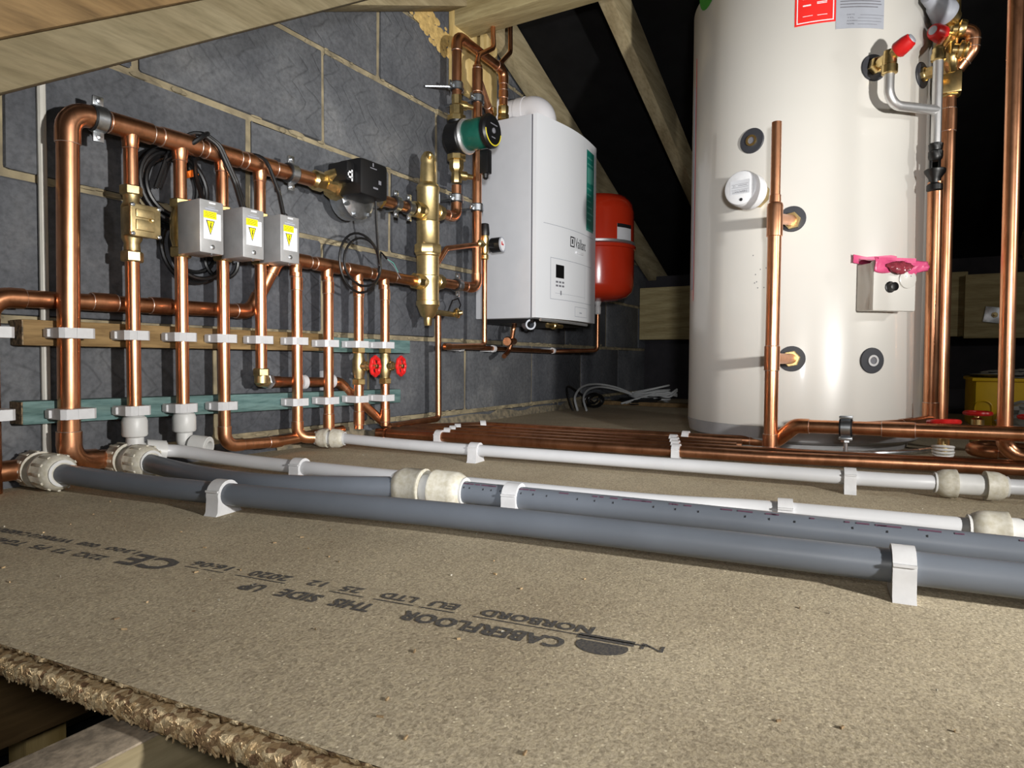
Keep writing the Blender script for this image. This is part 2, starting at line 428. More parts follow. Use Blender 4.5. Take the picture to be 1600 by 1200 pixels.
# ------------------------------------------------------------------ setting: walls, roof, floor
BZ = [-.637, -.412, -.187, .038, .263, .488, .713, .938, 1.163, 1.388]
JOFF = [.25, .48, .18, .403, .244, .038, .249, .444, .22]
wall = MB().box(-.6, 3.9, .006, .12, -.7, 1.65).build('wall_back', 'mortar', org=(0, 0, 0))
struct(wall, 'grey concrete block gable wall with sandy mortar joints')
bdat = {}
for i in range(len(BZ)-1):
    z0, z1 = BZ[i]+.005, BZ[i+1]-.005
    x = JOFF[i] - .9
    while x < 3.85:
        key = random.randrange(4)
        if key not in bdat:
            m = MB(); m.box(-.2175, .2175, -.05, .05, -.1055, .1055, .004)
            for p in m.v: p.x += random.uniform(-.0022, .0022); p.z += random.uniform(-.0024, .0024); 
            o = m.build('block', 'block', wall); bdat[key] = o.data
        else:
            o = bpy.data.objects.new('block', bdat[key]); col.objects.link(o); o.parent = wall
        o.location = (x+.225, .05+random.uniform(-.0015, .001), (z0+z1)/2)
        o.rotation_euler = (random.uniform(-.004, .004), random.uniform(-.004, .004), random.uniform(-.004, .004))
        x += .45
# squeezed-out mortar smears and sandy deposit at the wall foot
m = MB()
for i in range(420):
    x = random.uniform(.45, 3.2); z = random.choice(BZ[3:9]); r = random.uniform(.004, .009)
    m.ball((x, .0035, z+random.gauss(0, .0055)), r, 8, (random.uniform(1, 3.2), .5, random.uniform(.5, .9)))
m.build('mortar_smears', 'mortar', wall)['kind'] = 'stuff'
m = MB()
poly = [(1.2, -.002), (3.0, -.002)]
n = 40
vs_ = []
for k in range(n+1):
    x = 1.0+2.0*k/n
    vs_ += [(x, -.001, .022+random.uniform(-.006, .012)), (x, -.006-random.uniform(0, .006), .0)]
m.add(vs_, [[2*k, 2*k+2, 2*k+3, 2*k+1] for k in range(n)])
m.build('mortar_droppings', plain('sandy_deposit', (.20, .165, .11), .9, 0, .5, 60, .2, c2=(.10, .09, .07)), wall)['kind'] = 'stuff'

def zroof(x): return 1.335-.37*(x-1.96)
m = MB(); a, b = -.6, 3.95
vs_ = []; nx, ny = 24, 20
for i in range(nx+1):
    for j in range(ny+1):
        x = a+(b-a)*i/nx; y = .02-2.9*j/ny
        sag = -.012*abs(math.sin((y+.06)/.4*PI))
        vs_.append((x, y, zroof(x)+.002-sag*-1*.5+.006))
m.add(vs_, [[i*(ny+1)+j, (i+1)*(ny+1)+j, (i+1)*(ny+1)+j+1, i*(ny+1)+j+1] for i in range(nx) for j in range(ny)])
struct(m.build('ceiling', 'felt', org=(0, 0, 0)), 'black roofing felt stretched over the rafters')
sl = V((1, 0, -.37)).normalized(); up = V((.37, 0, 1)).normalized()
def rafter(y0, label, x0=1.0, x1=3.95, depth=.118):
    c = V(((x0+x1)/2, y0+.0225, zroof((x0+x1)/2))) - up*(depth/2)
    o = MB().obox(c, (sl, (0, 1, 0), up), ((x1-x0)/2*1.066, .0225, depth/2), .003).build('rafter', 'timber_x')
    return tag(o, label, 'rafter', 'sloping roof rafters')
rafter(-.06, 'sloping pale timber rafter fixed against the grey block wall', 1.75)
rafter(-.455, 'sloping pale timber rafter between the boiler and the cylinder', 1.2)
rafter(-.86, 'sloping timber rafter mostly hidden behind the white cylinder', 1.9)
rafter(-1.28, 'sloping timber rafter behind the copper pipes right of the cylinder', 1.9)
rafter(-1.69, 'sloping timber rafter at the right edge of the picture', 2.2)

# plate timber across the eaves, with a doubled piece and washer plate
pl = thing('eaves_beam', 'pale timber beam lying across the eaves behind the cylinder', 'beam', (3.4, -1.0, .31))
MB().box(3.40, 3.47, -1.45, -.003, .315, .59, .003).build('beam_length', 'timber_y', pl)
MB().box(3.36, 3.40, -2.3, -1.438, .305, .572, .003).build('doubled_piece', 'timber_y', pl)
pb = MB(); pb.obox((3.356, -1.54, .40), ((0, 1, .15), (0, -.15, 1), (1, 0, 0)), (.035, .033, .003), .002); pb.build('washer_plate', 'zinc', pl)
pb = MB(); pb.hexnut((3.353, -1.54, .40), (-1, 0, 0), .012, .012); pb.lathe((3.341, -1.54, .40), (-1, 0, 0), [(0, .006), (.03, .006)], 10); pb.build('bolt', 'brass_dull', pl)
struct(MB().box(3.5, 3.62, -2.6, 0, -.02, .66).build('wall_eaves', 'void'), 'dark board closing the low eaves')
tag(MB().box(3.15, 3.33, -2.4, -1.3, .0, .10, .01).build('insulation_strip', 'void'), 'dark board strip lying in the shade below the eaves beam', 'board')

# floor slab, with rough tongued edge
def xedge(y): return .162-.0876*y
m = MB()
T_ = .022
ol = [(xedge(0), 0), (3.5, 0), (3.5, -2.7), (1.05, -2.7), (1.05, -1.65), (xedge(-1.65), -1.65)]
m.add([(a, b, 0) for a, b in ol]+[(a+(.02 if i in (0, 5) else 0), b, -T_) for i, (a, b) in enumerate(ol)],
      [[5, 4, 3, 2, 1, 0], [6, 7, 8, 9, 10, 11]]+[[i, (i+1) % 6, 6+(i+1) % 6, 6+i] for i in range(6)])
floor = m.build('floor', 'chip', org=(0, 0, 0), sharp=20); struct(floor, 'chipboard loft floor with stamped lettering and rough edge')
m = MB(); ny = 620; prof = [(.0, .0), (-.0004, -.0018), (.0015, -.0030), (.0115, -.0040), (.0115, -.0068), (-.0030, -.0082), (-.0062, -.011), (-.0065, -.0160), (-.004, -.0195), (.000, -.0215), (.004, -.022)]
vs_ = []
np_ = len(prof)
for j in range(ny+1):
    y = -.0-1.65*j/ny; x0 = xedge(y)
    for k, (px, pz) in enumerate(prof):
        jx = random.gauss(0, .0011) if 0 < k < np_-1 else (random.uniform(-.0010, .0005) if k == 0 else 0)
        jz = random.gauss(0, .0005) if 0 < k < np_-1 else 0
        vs_.append((x0+px+jx, y, pz+jz))
m.add(vs_, [[j*np_+k, j*np_+k+1, (j+1)*np_+k+1, (j+1)*np_+k] for j in range(ny) for k in range(np_-1)])
m.build('tongued_edge', 'chip_edge', floor, sharp=180)['label'] = 'rough flaky tongue along the chipboard edge'
m = MB()
for i in range(2600):
    y = -random.uniform(.45, 1.45); z = -random.triangular(.0088, .0212, .0135); x = xedge(y)-.0065+random.uniform(0, .002)+(.003 if z < -.018 else 0)
    L = random.uniform(.0012, .0042); wv = random.uniform(.0003, .0008); an = random.gauss(.25, .6)
    d = V((random.uniform(-.35, .35), math.cos(an), math.sin(an))).normalized(); u = d.cross(V((1, 0, 0))).normalized(); nrm = u.cross(d)
    c = V((x, y, z)); q = [c-d*L-u*wv, c+d*L-u*wv, c+d*L+u*wv, c-d*L+u*wv]
    t = nrm*(.0006 if nrm.x < 0 else -.0006)
    m.add(q+[p+t for p in q], [[4, 5, 6, 7], [0, 1, 5, 4], [1, 2, 6, 5], [2, 3, 7, 6], [3, 0, 4, 7]])
m.build('edge_flakes', 'chip_edge', floor)['kind'] = 'stuff'

# stamped lettering on the board: reads upside down from here
tx = V((-.126, .992, 0)).normalized(); ty = V((-tx.y, tx.x, 0))
def stamp(s, o, w_, h, m):
    o = V((o[0], o[1], .0004)); k = h*.045
    for q, (dx, dy) in enumerate(((-1, -1), (1, -1), (-1, 1), (1, 1))): m.mapped(text_mesh(s, w_, h), lambda x, y: o+tx*(x+dx*k)+ty*(y+dy*k)+V((0, 0, q*.00004)))
m = MB()
L1 = V((.432, -.985, 0)); L2 = V((.462, -.995, 0))
def at(o, x): return o+tx*x
stamp('CABERFLOOR', at(L1, 0), .135, .017, m); stamp('THIS', at(L1, .165), .038, .016, m); stamp('SIDE', at(L1, .218), .042, .016, m); stamp('UP', at(L1, .280), .022, .016, m)
stamp('NORBORD', at(L2, .0), .092, .013, m); stamp('EU', at(L2, .115), .024, .012, m); stamp('LTD', at(L2, .155), .033, .012, m)
stamp('25', at(L2, .21), .020, .012, m); stamp('12', at(L2, .25), .017, .012, m); stamp('2020', at(L2, .29), .045, .013, m); stamp('16:06', at(L2, .362), .048, .012, m)
for a, b in ((-.045, .095), (.112, .145), (.15, .19), (.20, .236), (.285, .345), (.36, .385), (.392, .41)):
    o = at(L2, a)+ty*.0165; w_ = b-a
    m.mapped(rect_mesh(0, 0, w_, .0016), lambda x, y: V((o.x, o.y, .0004))+tx*x+ty*y)
L3 = V((.402, -.578, 0)); stamp('CE', at(L3, .0)-V((.0, 0, 0)), .062, .030, m)
L4 = V((.372, -.498, 0)); stamp('22X2', at(L4, 0), .042, .012, m); stamp('T3', at(L4, .055), .02, .012, m); stamp('P5', at(L4, .09), .022, .012, m); stamp('TG4E', at(L4, .128), .05, .013, m)
L5 = V((.400, -.508, 0)); stamp('1300', at(L5, 0), .046, .010, m); stamp('008', at(L5, .062), .03, .010, m); stamp('WP0810', at(L5, .105), .07, .011, m); stamp('CABERDEK', at(L5, .18), .075, .011, m)
# globe mark
gc = V((.432, -1.012, .0004)); vs_ = [gc]; 
for k in range(28):
    a = 2*PI*k/28; vs_.append(gc+tx*.019*math.cos(a)+ty*(.014*math.sin(a)-.002 if math.sin(a) > -.4 else -.0076))
m.add(vs_, [[0, 1+k, 1+(k+1) % 28] for k in range(28)])
m.mapped(rect_mesh(0, 0, .042, .0085), lambda x, y: gc+tx*(x-.021)+ty*(y-.0185))
m.mapped(text_mesh('N', .016, .010), lambda x, y: gc+tx*(x-.042)+ty*(y-.0185))
m.build('stamped_lettering', 'stamp', floor)['label'] = 'dark ink stamp reading CABERFLOOR THIS SIDE UP'

# joists under the floor and the ceiling of the room below
def joist(y0, y1, x0, x1, z0, mat, label, z1=-.0225):
    o = MB().box(x0, x1, y0, y1, z0, z1, .002).build('joist', mat); return tag(o, label, 'joist', 'floor joists')
j1 = thing('joist', 'dusty pale joist end poking out below the chipboard edge', 'joist', (.2, -.78, -.22), 'floor joists')
MB().box(-.6, 3.0, -.806, -.762, -.22, -.025, .002).build('joist_length', 'timber_x', j1)
MB().box(-.6, .30, -.8055, -.7625, -.026, -.0238, .001).build('dusty_top', 'dusty', j1)
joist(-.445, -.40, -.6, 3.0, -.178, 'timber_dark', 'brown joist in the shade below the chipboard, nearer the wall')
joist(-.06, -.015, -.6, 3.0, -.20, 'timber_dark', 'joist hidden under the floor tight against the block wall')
joist(-1.206, -1.162, -.0, 3.0, -.20, 'timber_x', 'joist under the chipboard floor close to the camera')
tag(MB().box(.335, .375, -.40, -.36, -.50, -.0225, .002).build('timber_post', 'timber_z'), 'short pale timber post standing in the gap below the floor', 'post')
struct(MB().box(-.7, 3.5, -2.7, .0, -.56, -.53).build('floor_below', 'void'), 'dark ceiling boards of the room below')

# overhead timbers
br = thing('diagonal_brace', 'broad pale timber brace crossing the top left corner', 'beam', (.9, -.3, .8))
A = V((.05, -.25, .305)); B = V((1.18, -.25, 1.028)); dd = (B-A).normalized(); uu = V((-dd.z, 0, dd.x))
c = (A+B)/2
MB().obox(c+uu*.027+V((0, .022, 0)), (dd, (0, 1, 0), uu), ((B-A).length/2, .022, .0265), .003).build('brace_length', 'timber_brace', br)
MB().obox(c+uu*.105+V((0, .016, 0)), (dd, (0, 1, 0), uu), ((B-A).length/2, .028, .051), .003).build('stained_length', 'timber_dark', br)
A = V((1.00, -.035, .955)); B = V((1.79, -.035, 1.312)); dd = (B-A).normalized(); uu = V((-dd.z, 0, dd.x)); c = (A+B)/2
tag(MB().obox(c+uu*.05, (dd, (0, 1, 0), uu), ((B-A).length/2, .032, .05), .003).build('rafter', 'timber_x'), 'rising timber rafter at the very top above the green pump', 'rafter', 'sloping roof rafters')
tag(MB().box(1.655, 1.745, -2.4, -.02, 1.205, 1.40, .004).build('ceiling_joist', 'timber_y'), 'pale cross joist overhead running from the wall above the boiler', 'beam')
tag(MB().box(1.655, 1.90, -.024, -.001, 1.03, 1.42, .003).build('packing_board', 'timber_z'), 'yellow timber board on the wall behind the upper copper elbow', 'board')
m = MB()
for i in range(170):
    t = random.random()**.8; x = 1.46+.20*t; z = 1.195-.045*t+random.gauss(0, .018)*(.4+t)
    m.ball((x, -.0005, z), random.uniform(.004, .012), 8, (1.4, .14, 1))
m.build('foam_smear', 'foam', wall)['kind'] = 'stuff'
tag(MB().tube([(.543, -.006, 1.0), (.543, -.006, .5), (.541, -.006, .02)], .0065, 10).build('wall_conduit', 'conduit'), 'thin putty coloured conduit running straight up the block wall', 'conduit')

# ------------------------------------------------------------------ battens
def batten(x0, x1, z0, z1, mat, label, end=True, slope=0.0):
    t = thing('batten', label, 'batten', ((x0+x1)/2, 0, z0), 'battens on the block wall')
    MB().obox(((x0+x1)/2, -.020, (z0+z1)/2), ((1, 0, slope), (0, 1, 0), (-slope, 0, 1)), ((x1-x0)/2, .019, (z1-z0)/2), .002).build('batten_length', mat, t)
    if end: MB().box(x0-.0015, x0+.0005, -.0385, -.0015, z0+.001-slope*(x1-x0)/2, z1-.001-slope*(x1-x0)/2).build('cut_end', 'endgrain', t)
    return t
batten(.497, 1.107, .222, .262, 'batten', 'long brown timber batten behind the copper risers')
batten(1.108, 1.425, .220, .255, 'batten_green', 'short green treated batten continuing the brown one', False)
batten(.494, 1.385, .094, .130, 'batten_green', 'long green treated batten low on the wall', slope=-.014)
batten(.10, .452, .222, .262, 'batten', 'brown batten cut off at the left edge of the picture', False)
batten(.10, .452, .098, .136, 'batten_green', 'green batten cut off at the left edge of the picture', False)

# ------------------------------------------------------------------ copper pipework on the wall
YR = -.065
RB, R28, R22, R15 = .0160, .0138, .0113, .0075
XR = [.650, .739, .825, .912, 1.006, 1.094, 1.188, 1.278]

# flow header with the large riser
h = thing('flow_header', 'large copper riser and long upper header with four tees', 'pipe', (.553, YR, 0))
run(h, [(.640, -.026, .030), (.553, -.05, .038), (.553, YR, .588), (1.050, YR, .600)], RB, R=.030)
for x in XR[:4]:
    z = .588+.012*(x-.553)/.5
    tee(h, (x, YR, z), (1, 0, .024), (0, 0, -1), RB, R22)
# return header
h = thing('return_header', 'copper return pipe rising from the left into the lower header', 'pipe', (.9, -.033, .2))
run(h, [(.4545, -.031, -.02), (.4545, -.031, .293), (.915, -.031, .301), (.962, -.06, .418), (1.398, -.078, .412)], R28, R=.03, mat='copper_dull')
for x in XR[4:]:
    t = (x-.962)/.436
    tee(h, (x, -.06-.018*t, .418-.006*t), (1, -.04, -.014), (0, 0, -1), R28, R22, mat='copper_dull')
sleeve(h, (.60, -.031, .297), (.64, -.031, .2975), R28, 'copper_dull'); sleeve(h, (.70, -.031, .298), (.74, -.031, .2985), R28, 'copper_dull'); pass

def brass_nut(root, o, d, r, L, mat='brass'): return MB().hexnut(o, d, r, L, .2).build('nut', mat, root)
# riser 1 with flow setting valve
t = thing('copper_riser', 'copper riser with square brass balancing valve, first from the large riser', 'pipe', (XR[0], YR, .09), 'copper risers')
run(t, [(XR[0], YR, .56), (XR[0], YR, .085)], R22)
vb = MB(); vb.obox((XR[0]+.003, YR-.018, .432), ((1, 0, 0), (0, 1, 0), (0, 0, 1)), (.022, .014, .024), .004); vb.lathe((XR[0], YR, .385), (0, 0, 1), [(0, .013), (.012, .012), (.02, .016), (.074, .016), (.082, .012), (.094, .013)], 18)
vo = vb.build('valve_body', 'brass_dull', t)
MB().obox((XR[0]+.003, YR-.034, .432), ((1, 0, 0), (0, 1, 0), (0, 0, 1)), (.026, .003, .027), .003).build('cover_plate', 'brass_dull', vo)
m = MB(); m.obox((XR[0]+.001, YR-.038, .443), ((1, 0, 0), (0, 1, 0), (0, 0, 1)), (.016, .002, .007), .002); m.obox((XR[0]+.001, YR-.038, .424), ((1, 0, 0), (0, 1, 0), (0, 0, 1)), (.016, .002, .009), .002); m.lathe((XR[0]+.012, YR-.037, .434), (0, -1, 0), [(0, .004), (.006, .003), (.007, .001)], 10); m.build('raised_ribs', 'brass_dull', vo)
for sx in (-1, 1):
    for sz in (-1, 1): MB().lathe((XR[0]+.003+sx*.0225, YR-.037, .432+sz*.0235), (0, -1, 0), [(0, .0035), (.002, .0035), (.003, .002)], 10).build('screw', 'zinc', vo)
brass_nut(t, (XR[0], YR, .478), (0, 0, 1), .0175, .016, 'brass_dull'); brass_nut(t, (XR[0], YR, .366), (0, 0, 1), .0175, .018, 'brass_dull')
# risers 2-4 with zone valves
bl = ['copper riser behind the first steel valve box', 'copper riser behind the middle steel valve box', 'copper riser behind the last steel valve box, ending in a brass elbow']
for k, i in enumerate((1, 2, 3)):
    x = XR[i]; zl = (.085, None, .178)[k]; dz = .004*k
    t = thing('copper_riser', bl[k], 'pipe', (x, YR, .05), 'copper risers')
    if i == 2: run(t, [(x, YR, .565), (x, YR, .034), (x+.115, YR-.006, .030), (1.16, -.045, .034)], R22, R=.024)
    elif i == 1: run(t, [(x, YR, .56), (x, YR, zl)], R22)
    else: run(t, [(x, YR, .57), (x, YR, zl)], R22)
    MB().lathe((x, YR, .40+dz), (0, 0, 1), [(0, .013), (.02, .018), (.055, .018), (.075, .013)], 18).build('valve_body', 'brass', t)
    brass_nut(t, (x, YR, .386+dz), (0, 0, 1), .0178, .018); brass_nut(t, (x, YR, .474+dz), (0, 0, 1), .0178, .016)
    if i == 3:
        e = MB(); e.lathe((x, YR, .150), (0, 0, 1), [(0, .008), (.004, .014), (.018, .014), (.03, .0135)], 16); e.lathe((x, YR, .158), (1, .25, 0), [(-.006, .012), (.018, .0135)], 16); e.build('compression_elbow', 'brass_dull', t)
        brass_nut(t, (x, YR, .168), (0, 0, 1), .0165, .016, 'brass_dull'); brass_nut(t, (x+.012, YR+.003, .157), (1, .25, 0), .0165, .014, 'zinc')
# run from the compression elbow across to the floor
t = thing('copper_branch', 'copper branch running behind the risers then slanting to the floor', 'pipe', (1.1, -.04, .05))
run(t, [(.930, -.060, .156), (.965, -.030, .154), (1.165, -.030, .148), (1.300, -.070, .030)], R22, R=.02, mat='copper_dull')
# risers 5-8
rl = ['copper riser turning at the floor into a white pipe coupling', 'plain copper riser between the white coupling and the gate valves', 'copper riser with the left red wheel gate valve', 'copper riser with the right red wheel gate valve']
for k, i in enumerate((4, 5, 6, 7)):
    x = XR[i]; y = YR-.004*k
    t = thing('copper_riser', rl[k], 'pipe', (x, y, .03), 'copper risers')
    if k == 0: run(t, [(x, y, .39), (x, y, .033), (1.052, -.088, .028)], R22, R=.022)
    else:
        run(t, [(x, y, .39), (x, y, .036-.0*k)], R22)
        sleeve(t, (x, y, .046), (x, y, .078), R22)
    sleeve(t, (x, y, .352), (x, y, .380), R22)
    if k >= 2:
        g = MB(); g.lathe((x, y, .150), (0, 0, 1), [(0, .011), (.012, .012), (.022, .015), (.05, .015), (.062, .012), (.074, .011)], 18); g.lathe((x, y, .187), (.25, -1, 0), [(0, .012), (.022, .012), (.024, .009), (.036, .0085)], 16); g.build('valve_body', 'brass_dull', t)
        brass_nut(t, (x, y, .218), (0, 0, 1), .0165, .015); brass_nut(t, (x, y, .142), (0, 0, 1), .0165, .015)
        d = V((.25, -1, 0)).normalized(); c = V((x, y, .187))+d*.044
        u, w_, _ = frame(d); P = [c+(u*math.cos(2*PI*q/48)+w_*math.sin(2*PI*q/48))*(.021+.0012*math.cos(8*2*PI*q/48)) for q in range(48)]
        wh = MB().tube(P, .0048, 8, closed=True)
        for q in range(4): wh.tube([c, c+(u*math.cos(PI*q/2+.4)+w_*math.sin(PI*q/2+.4))*.021], .0032, 8)
        wo = wh.build('handwheel', 'redwheel', t)
        MB().hexnut(c-d*.002, d, .006, .009).build('wheel_nut', 'brass', wo)

# ------------------------------------------------------------------ valve actuator boxes
def steel_box(x, z, label):
    x0, x1, y0, y1, z0, z1 = x-.021, x+.026, -.146, -.083, z, z+.092
    t = thing('valve_actuator', label, 'actuator', (x, -.115, z), 'steel actuator boxes on the zone valves')
    bo = MB().box(x0, x1, y0, y1, z0, z1, .0025).build('housing', 'steel_box', t)
    f = lambda o: (lambda a, b: V((x0+a, y0-o, z0+b)))
    MB().mapped(rect_mesh(.007, .024, .034, .046), f(.0004)).build('sticker', 'whitelab', bo)
    m = MB(); m.mapped(rect_mesh(.007, .060, .0255, .0125), f(.0006))
    m.mapped(([(.0135, .0575-.002), (.0265, .0575-.002), (.020, .034)], [[2, 1, 0]]), f(.0010)); m.build('sticker_print', 'yellow', bo)
    m = MB(); m.mapped(([(.0115, .0568), (.0285, .0568), (.020, .031)], [[2, 1, 0]]), f(.0008))
    m.mapped(([(.0205, .0535), (.0222, .0535), (.0207, .0465), (.0223, .0465), (.0192, .0375), (.0198, .0448), (.0184, .0448)], [[0, 1, 2], [2, 3, 4], [2, 4, 5], [0, 2, 5], [0, 5, 6]]), f(.0013))
    for q in range(3): m.mapped(rect_mesh(.0095, .0635+.003*q, .02, .0007), f(.0010))
    m.build('warning_mark', 'ink', bo)
    m = MB(); m.mapped(rect_mesh(.010, .0755, .026, .0022), f(.0004)); m.mapped(rect_mesh(.016, .0795, .014, .0012), f(.0004)); m.build('etched_mark', 'silverlab', bo)
    MB().box(x0+.018, x0+.030, y0-.001, y0+.001, z1-.006, z1-.0035).build('slot', 'whitelab', bo)
    MB().lathe((x0+.024, y0+.001, z0+.011), (0, -1, 0), [(0, .0042), (.002, .0042), (.003, .002)], 12).build('rivet', 'zinc', bo)
    MB().lathe((x0+.024, y0+.004, z0-.001), (0, -.4, -1), [(0, .002), (.004, .002)], 8).build('screw', 'zinc', bo)
steel_box(.742, .388, 'steel valve box with warning sticker, nearest the large riser')
steel_box(.829, .391, 'steel valve box with warning sticker, middle of the three')
steel_box(.915, .394, 'steel valve box with warning sticker, third along and nearest the black pump')

# ------------------------------------------------------------------ black cables
def loops(c, R, n, jit, ax=(0, 1, 0), seg=34, wob=.1, squash=1.0):
    P = []; u, w_, d = frame(ax)
    for k in range(n*seg+1):
        a = 2*PI*k/seg; rr = R*(1+wob*math.sin(a*.37+1)+jit*math.sin(a*.61)); P.append(V(c)+u*math.cos(a)*rr+w_*math.sin(a)*rr*squash+d*(.012*math.sin(a*.23)))
    return P
cl = [('coil of black cable hanging behind the first steel box', (.752, -.024, .520), .062, 6, 'actuator lead of the first steel box', [(.765, -.10, .478), (.768, -.07, .53), (.785, -.035, .60), (.79, -.085, .625), (.76, -.09, .60), (.73, -.04, .56)]),
      ('black cable bundle arching over the header into the middle steel box', (.80, -.022, .415), .055, 4, '', [(.846, -.10, .480), (.838, -.085, .54), (.80, -.088, .60), (.765, -.075, .622), (.735, -.04, .58), (.715, -.03, .51)]),
      ('single black cable arching over the header into the third steel box', (.86, -.02, .40), .03, 1, '', [(.935, -.11, .486), (.93, -.10, .54), (.905, -.09, .607), (.875, -.05, .612), (.862, -.025, .56), (.862, -.022, .43)])]
for lab, c, R, n, _, arch in cl:
    t = thing('black_cable', lab, 'cable', c)
    MB().tube(fillet(arch, .03, 5)[0], .0042, 8).build('lead', 'cable', t)
    if n == 4:
        MB().tube(fillet([V(p)+V((.008, .004, .003)) for p in arch], .03, 5)[0], .0042, 8).build('lead', 'cable', t)
    MB().tube(loops(c, R, n, .12), .0040, 7).build('coil', 'cable', t)
    MB().lathe(arch[0], (0, 0, -1), [(-.012, .0045), (-.010, .0062), (.008, .0062)], 10).build('cable_gland', 'black', t)
tag(MB().obox((.775, -.045, .548), ((1, 0, .5), (0, 1, 0), (-.5, 0, 1)), (.010, .006, .006), .0015).build('wire_connector', 'orange'), 'small orange wire connector among the black cable coil, upper', 'connector')
tag(MB().obox((.768, -.045, .492), ((1, 0, .3), (0, 1, 0), (-.3, 0, 1)), (.006, .005, .006), .0015).build('wire_connector', 'orange'), 'small orange wire connector just above the first steel box, lower', 'connector')

# ------------------------------------------------------------------ white clips on battens
def batten_clip(x, z, r, label, yb=-.039, yp=YR):
    m = MB(); hw = r+.0105; fr = (yp-r-.006); bk = yb; c = .006
    poly = [(-hw, bk), (hw, bk), (hw, fr+c), (hw-c, fr), (-hw+c, fr), (-hw, fr+c)]
    m.prism(poly, (x, 0, z), (1, 0, 0), (0, 1, 0), (0, 0, .016))
    m.prism([(-hw-.004, bk-.004), (-hw, bk-.004), (-hw, bk-.016), (-hw-.004, bk-.016)], (x, 0, z), (1, 0, 0), (0, 1, 0), (0, 0, .012))
    m.box(x-.0035, x-.0025, fr-.0006, fr+.001, z-.008, z+.008)
    return tag(m.build('pipe_clip', 'clip'), label, 'clip', 'white plastic pipe clips on the battens')
ords = ['large riser', 'first riser', 'second riser', 'third riser', 'fourth riser', 'fifth riser', 'sixth riser', 'seventh riser', 'eighth riser']
for k, x in enumerate([.553]+XR):
    batten_clip(x, .242-(.003 if k > 5 else 0), RB if k == 0 else R22, 'white plastic clip holding the %s on the upper batten' % ords[k], yp=YR-(.004*max(0, k-5)))
for k, x in enumerate([.553]+XR):
    if k == 4: continue
    batten_clip(x, .116-.012*(x-.5), RB if k == 0 else R22, 'white plastic clip holding the %s on the lower green batten' % ords[k], yp=YR-(.004*max(0, k-5)))
batten_clip(.448, .240, R22, 'white plastic clip at the left edge on the brown batten'); batten_clip(.447, .120, R22, 'white plastic clip at the left edge on the green batten')
for x, lab in ((1.045, 'white clip on the branch behind the fifth riser'), (1.130, 'white clip on the branch behind the sixth riser')):
    m = MB(); m.ring((x, -.030, .151), (1, 0, 0), R22*.98, .0165, .014, 18); m.box(x, x+.014, -.02, -.001, .128, .176, .003)
    tag(m.build('pipe_clip', 'clip'), lab, 'clip', 'white plastic clips on the copper branch')

# ------------------------------------------------------------------ munsen rings
def munsen(c, d, r, label, lug=(0, 0, 1), arm=None):
    c, d, lug = V(c), V(d).normalized(), V(lug).normalized()
    t = thing('pipe_bracket', label, 'bracket', c, 'zinc plated pipe rings')
    MB().ring(c-d*.0115, d, r*.99, r+.0035, .023, 24).build('rubber_lining', 'rubber', t)
    MB().ring(c-d*.0085, d, r+.003, r+.0055, .017, 24).build('band', 'zinc', t)
    out = d.cross(lug)
    for s in (-1, 1):
        L = MB().obox(c+lug*s*(r+.012), (d, out, lug), (.0085, .0022, .0085), .0015).build('lug', 'zinc', t)
        hd = out if out.y < 0 else -out
        MB().lathe(c+lug*s*(r+.013)+hd*.002, hd, [(0, .0045), (.003, .0042), (.004, .002)], 10).build('screw', 'zinc', L)
    if arm is not None:
        MB().tube([c, V(arm)], .004, 8).build('stem', 'zinc', t)
munsen((.598, YR, .589), (1, 0, .024), RB, 'pipe ring by the top elbow of the large riser', arm=(.598, 0, .589))
munsen((.992, YR, .599), (1, 0, .024), RB, 'pipe ring on the upper header left of the black pump', arm=(.992, 0, .599))
munsen((1.322, -.075, .601), (1, 0, 0), R28, 'pipe ring just right of the black pump', arm=(1.322, 0, .601))
munsen((1.372, -.077, .601), (1, 0, 0), R28, 'pipe ring on the stub left of the tall brass separator', arm=(1.372, 0, .601))
munsen((1.565, -.0985, .417), (1, 0, 0), R28, 'pipe ring on the lower right outlet of the brass separator', arm=(1.565, 0, .417))
munsen((1.578, -.085, .985), (0, 0, 1), R28, 'pipe ring above the green pump', lug=(1, 0, 0), arm=(1.530, -.010, .985))
munsen((1.640, -.115, .965), (0, 0, 1), R28, 'pipe ring high on the pipe left of the boiler', lug=(1, 0, 0), arm=(1.640, 0, .965))
munsen((1.578, -.085, .668), (0, 0, 1), R28, 'pipe ring below the green pump', lug=(1, 0, 0), arm=(1.578, 0, .668))
munsen((1.640, -.115, .650), (0, 0, 1), R28, 'pipe ring halfway up the pipe left of the boiler', lug=(1, 0, 0), arm=(1.640, 0, .650))

# ------------------------------------------------------------------ black pump on the header
t = thing('circulator_pump', 'black circulator pump on the upper header with brass valve', 'pump', (1.19, -.1, .55))
zc = .600
m = MB(); m.lathe((1.048, -.067, zc), (1, 0, 0), [(0, .0165), (.006, .022), (.03, .022), (.034, .018)], 8, .2); m.build('union_nut', 'brass', t)
m = MB(); m.lathe((1.082, -.069, zc), (1, 0, 0), [(0, .018), (.012, .021), (.022, .024), (.026, .032), (.050, .032), (.052, .02)], 8, .2); m.lathe((1.094, -.07, zc+.012), (.3, -1, .35), [(0, .016), (.028, .015), (.030, .010), (.052, .008), (.060, .006)], 12); m.build('isolating_valve', 'brass', t)
m = MB(); m.lathe((1.178, -.030, zc-.012), (0, -1, 0), [(0, .040), (.01, .052), (.04, .056), (.052, .054), (.056, .046)], 28); m.lathe((1.130, -.071, zc), (1, 0, 0), [(0, .026), (.02, .022), (.10, .022), (.125, .024)], 18); m.build('volute', 'zinc', t)
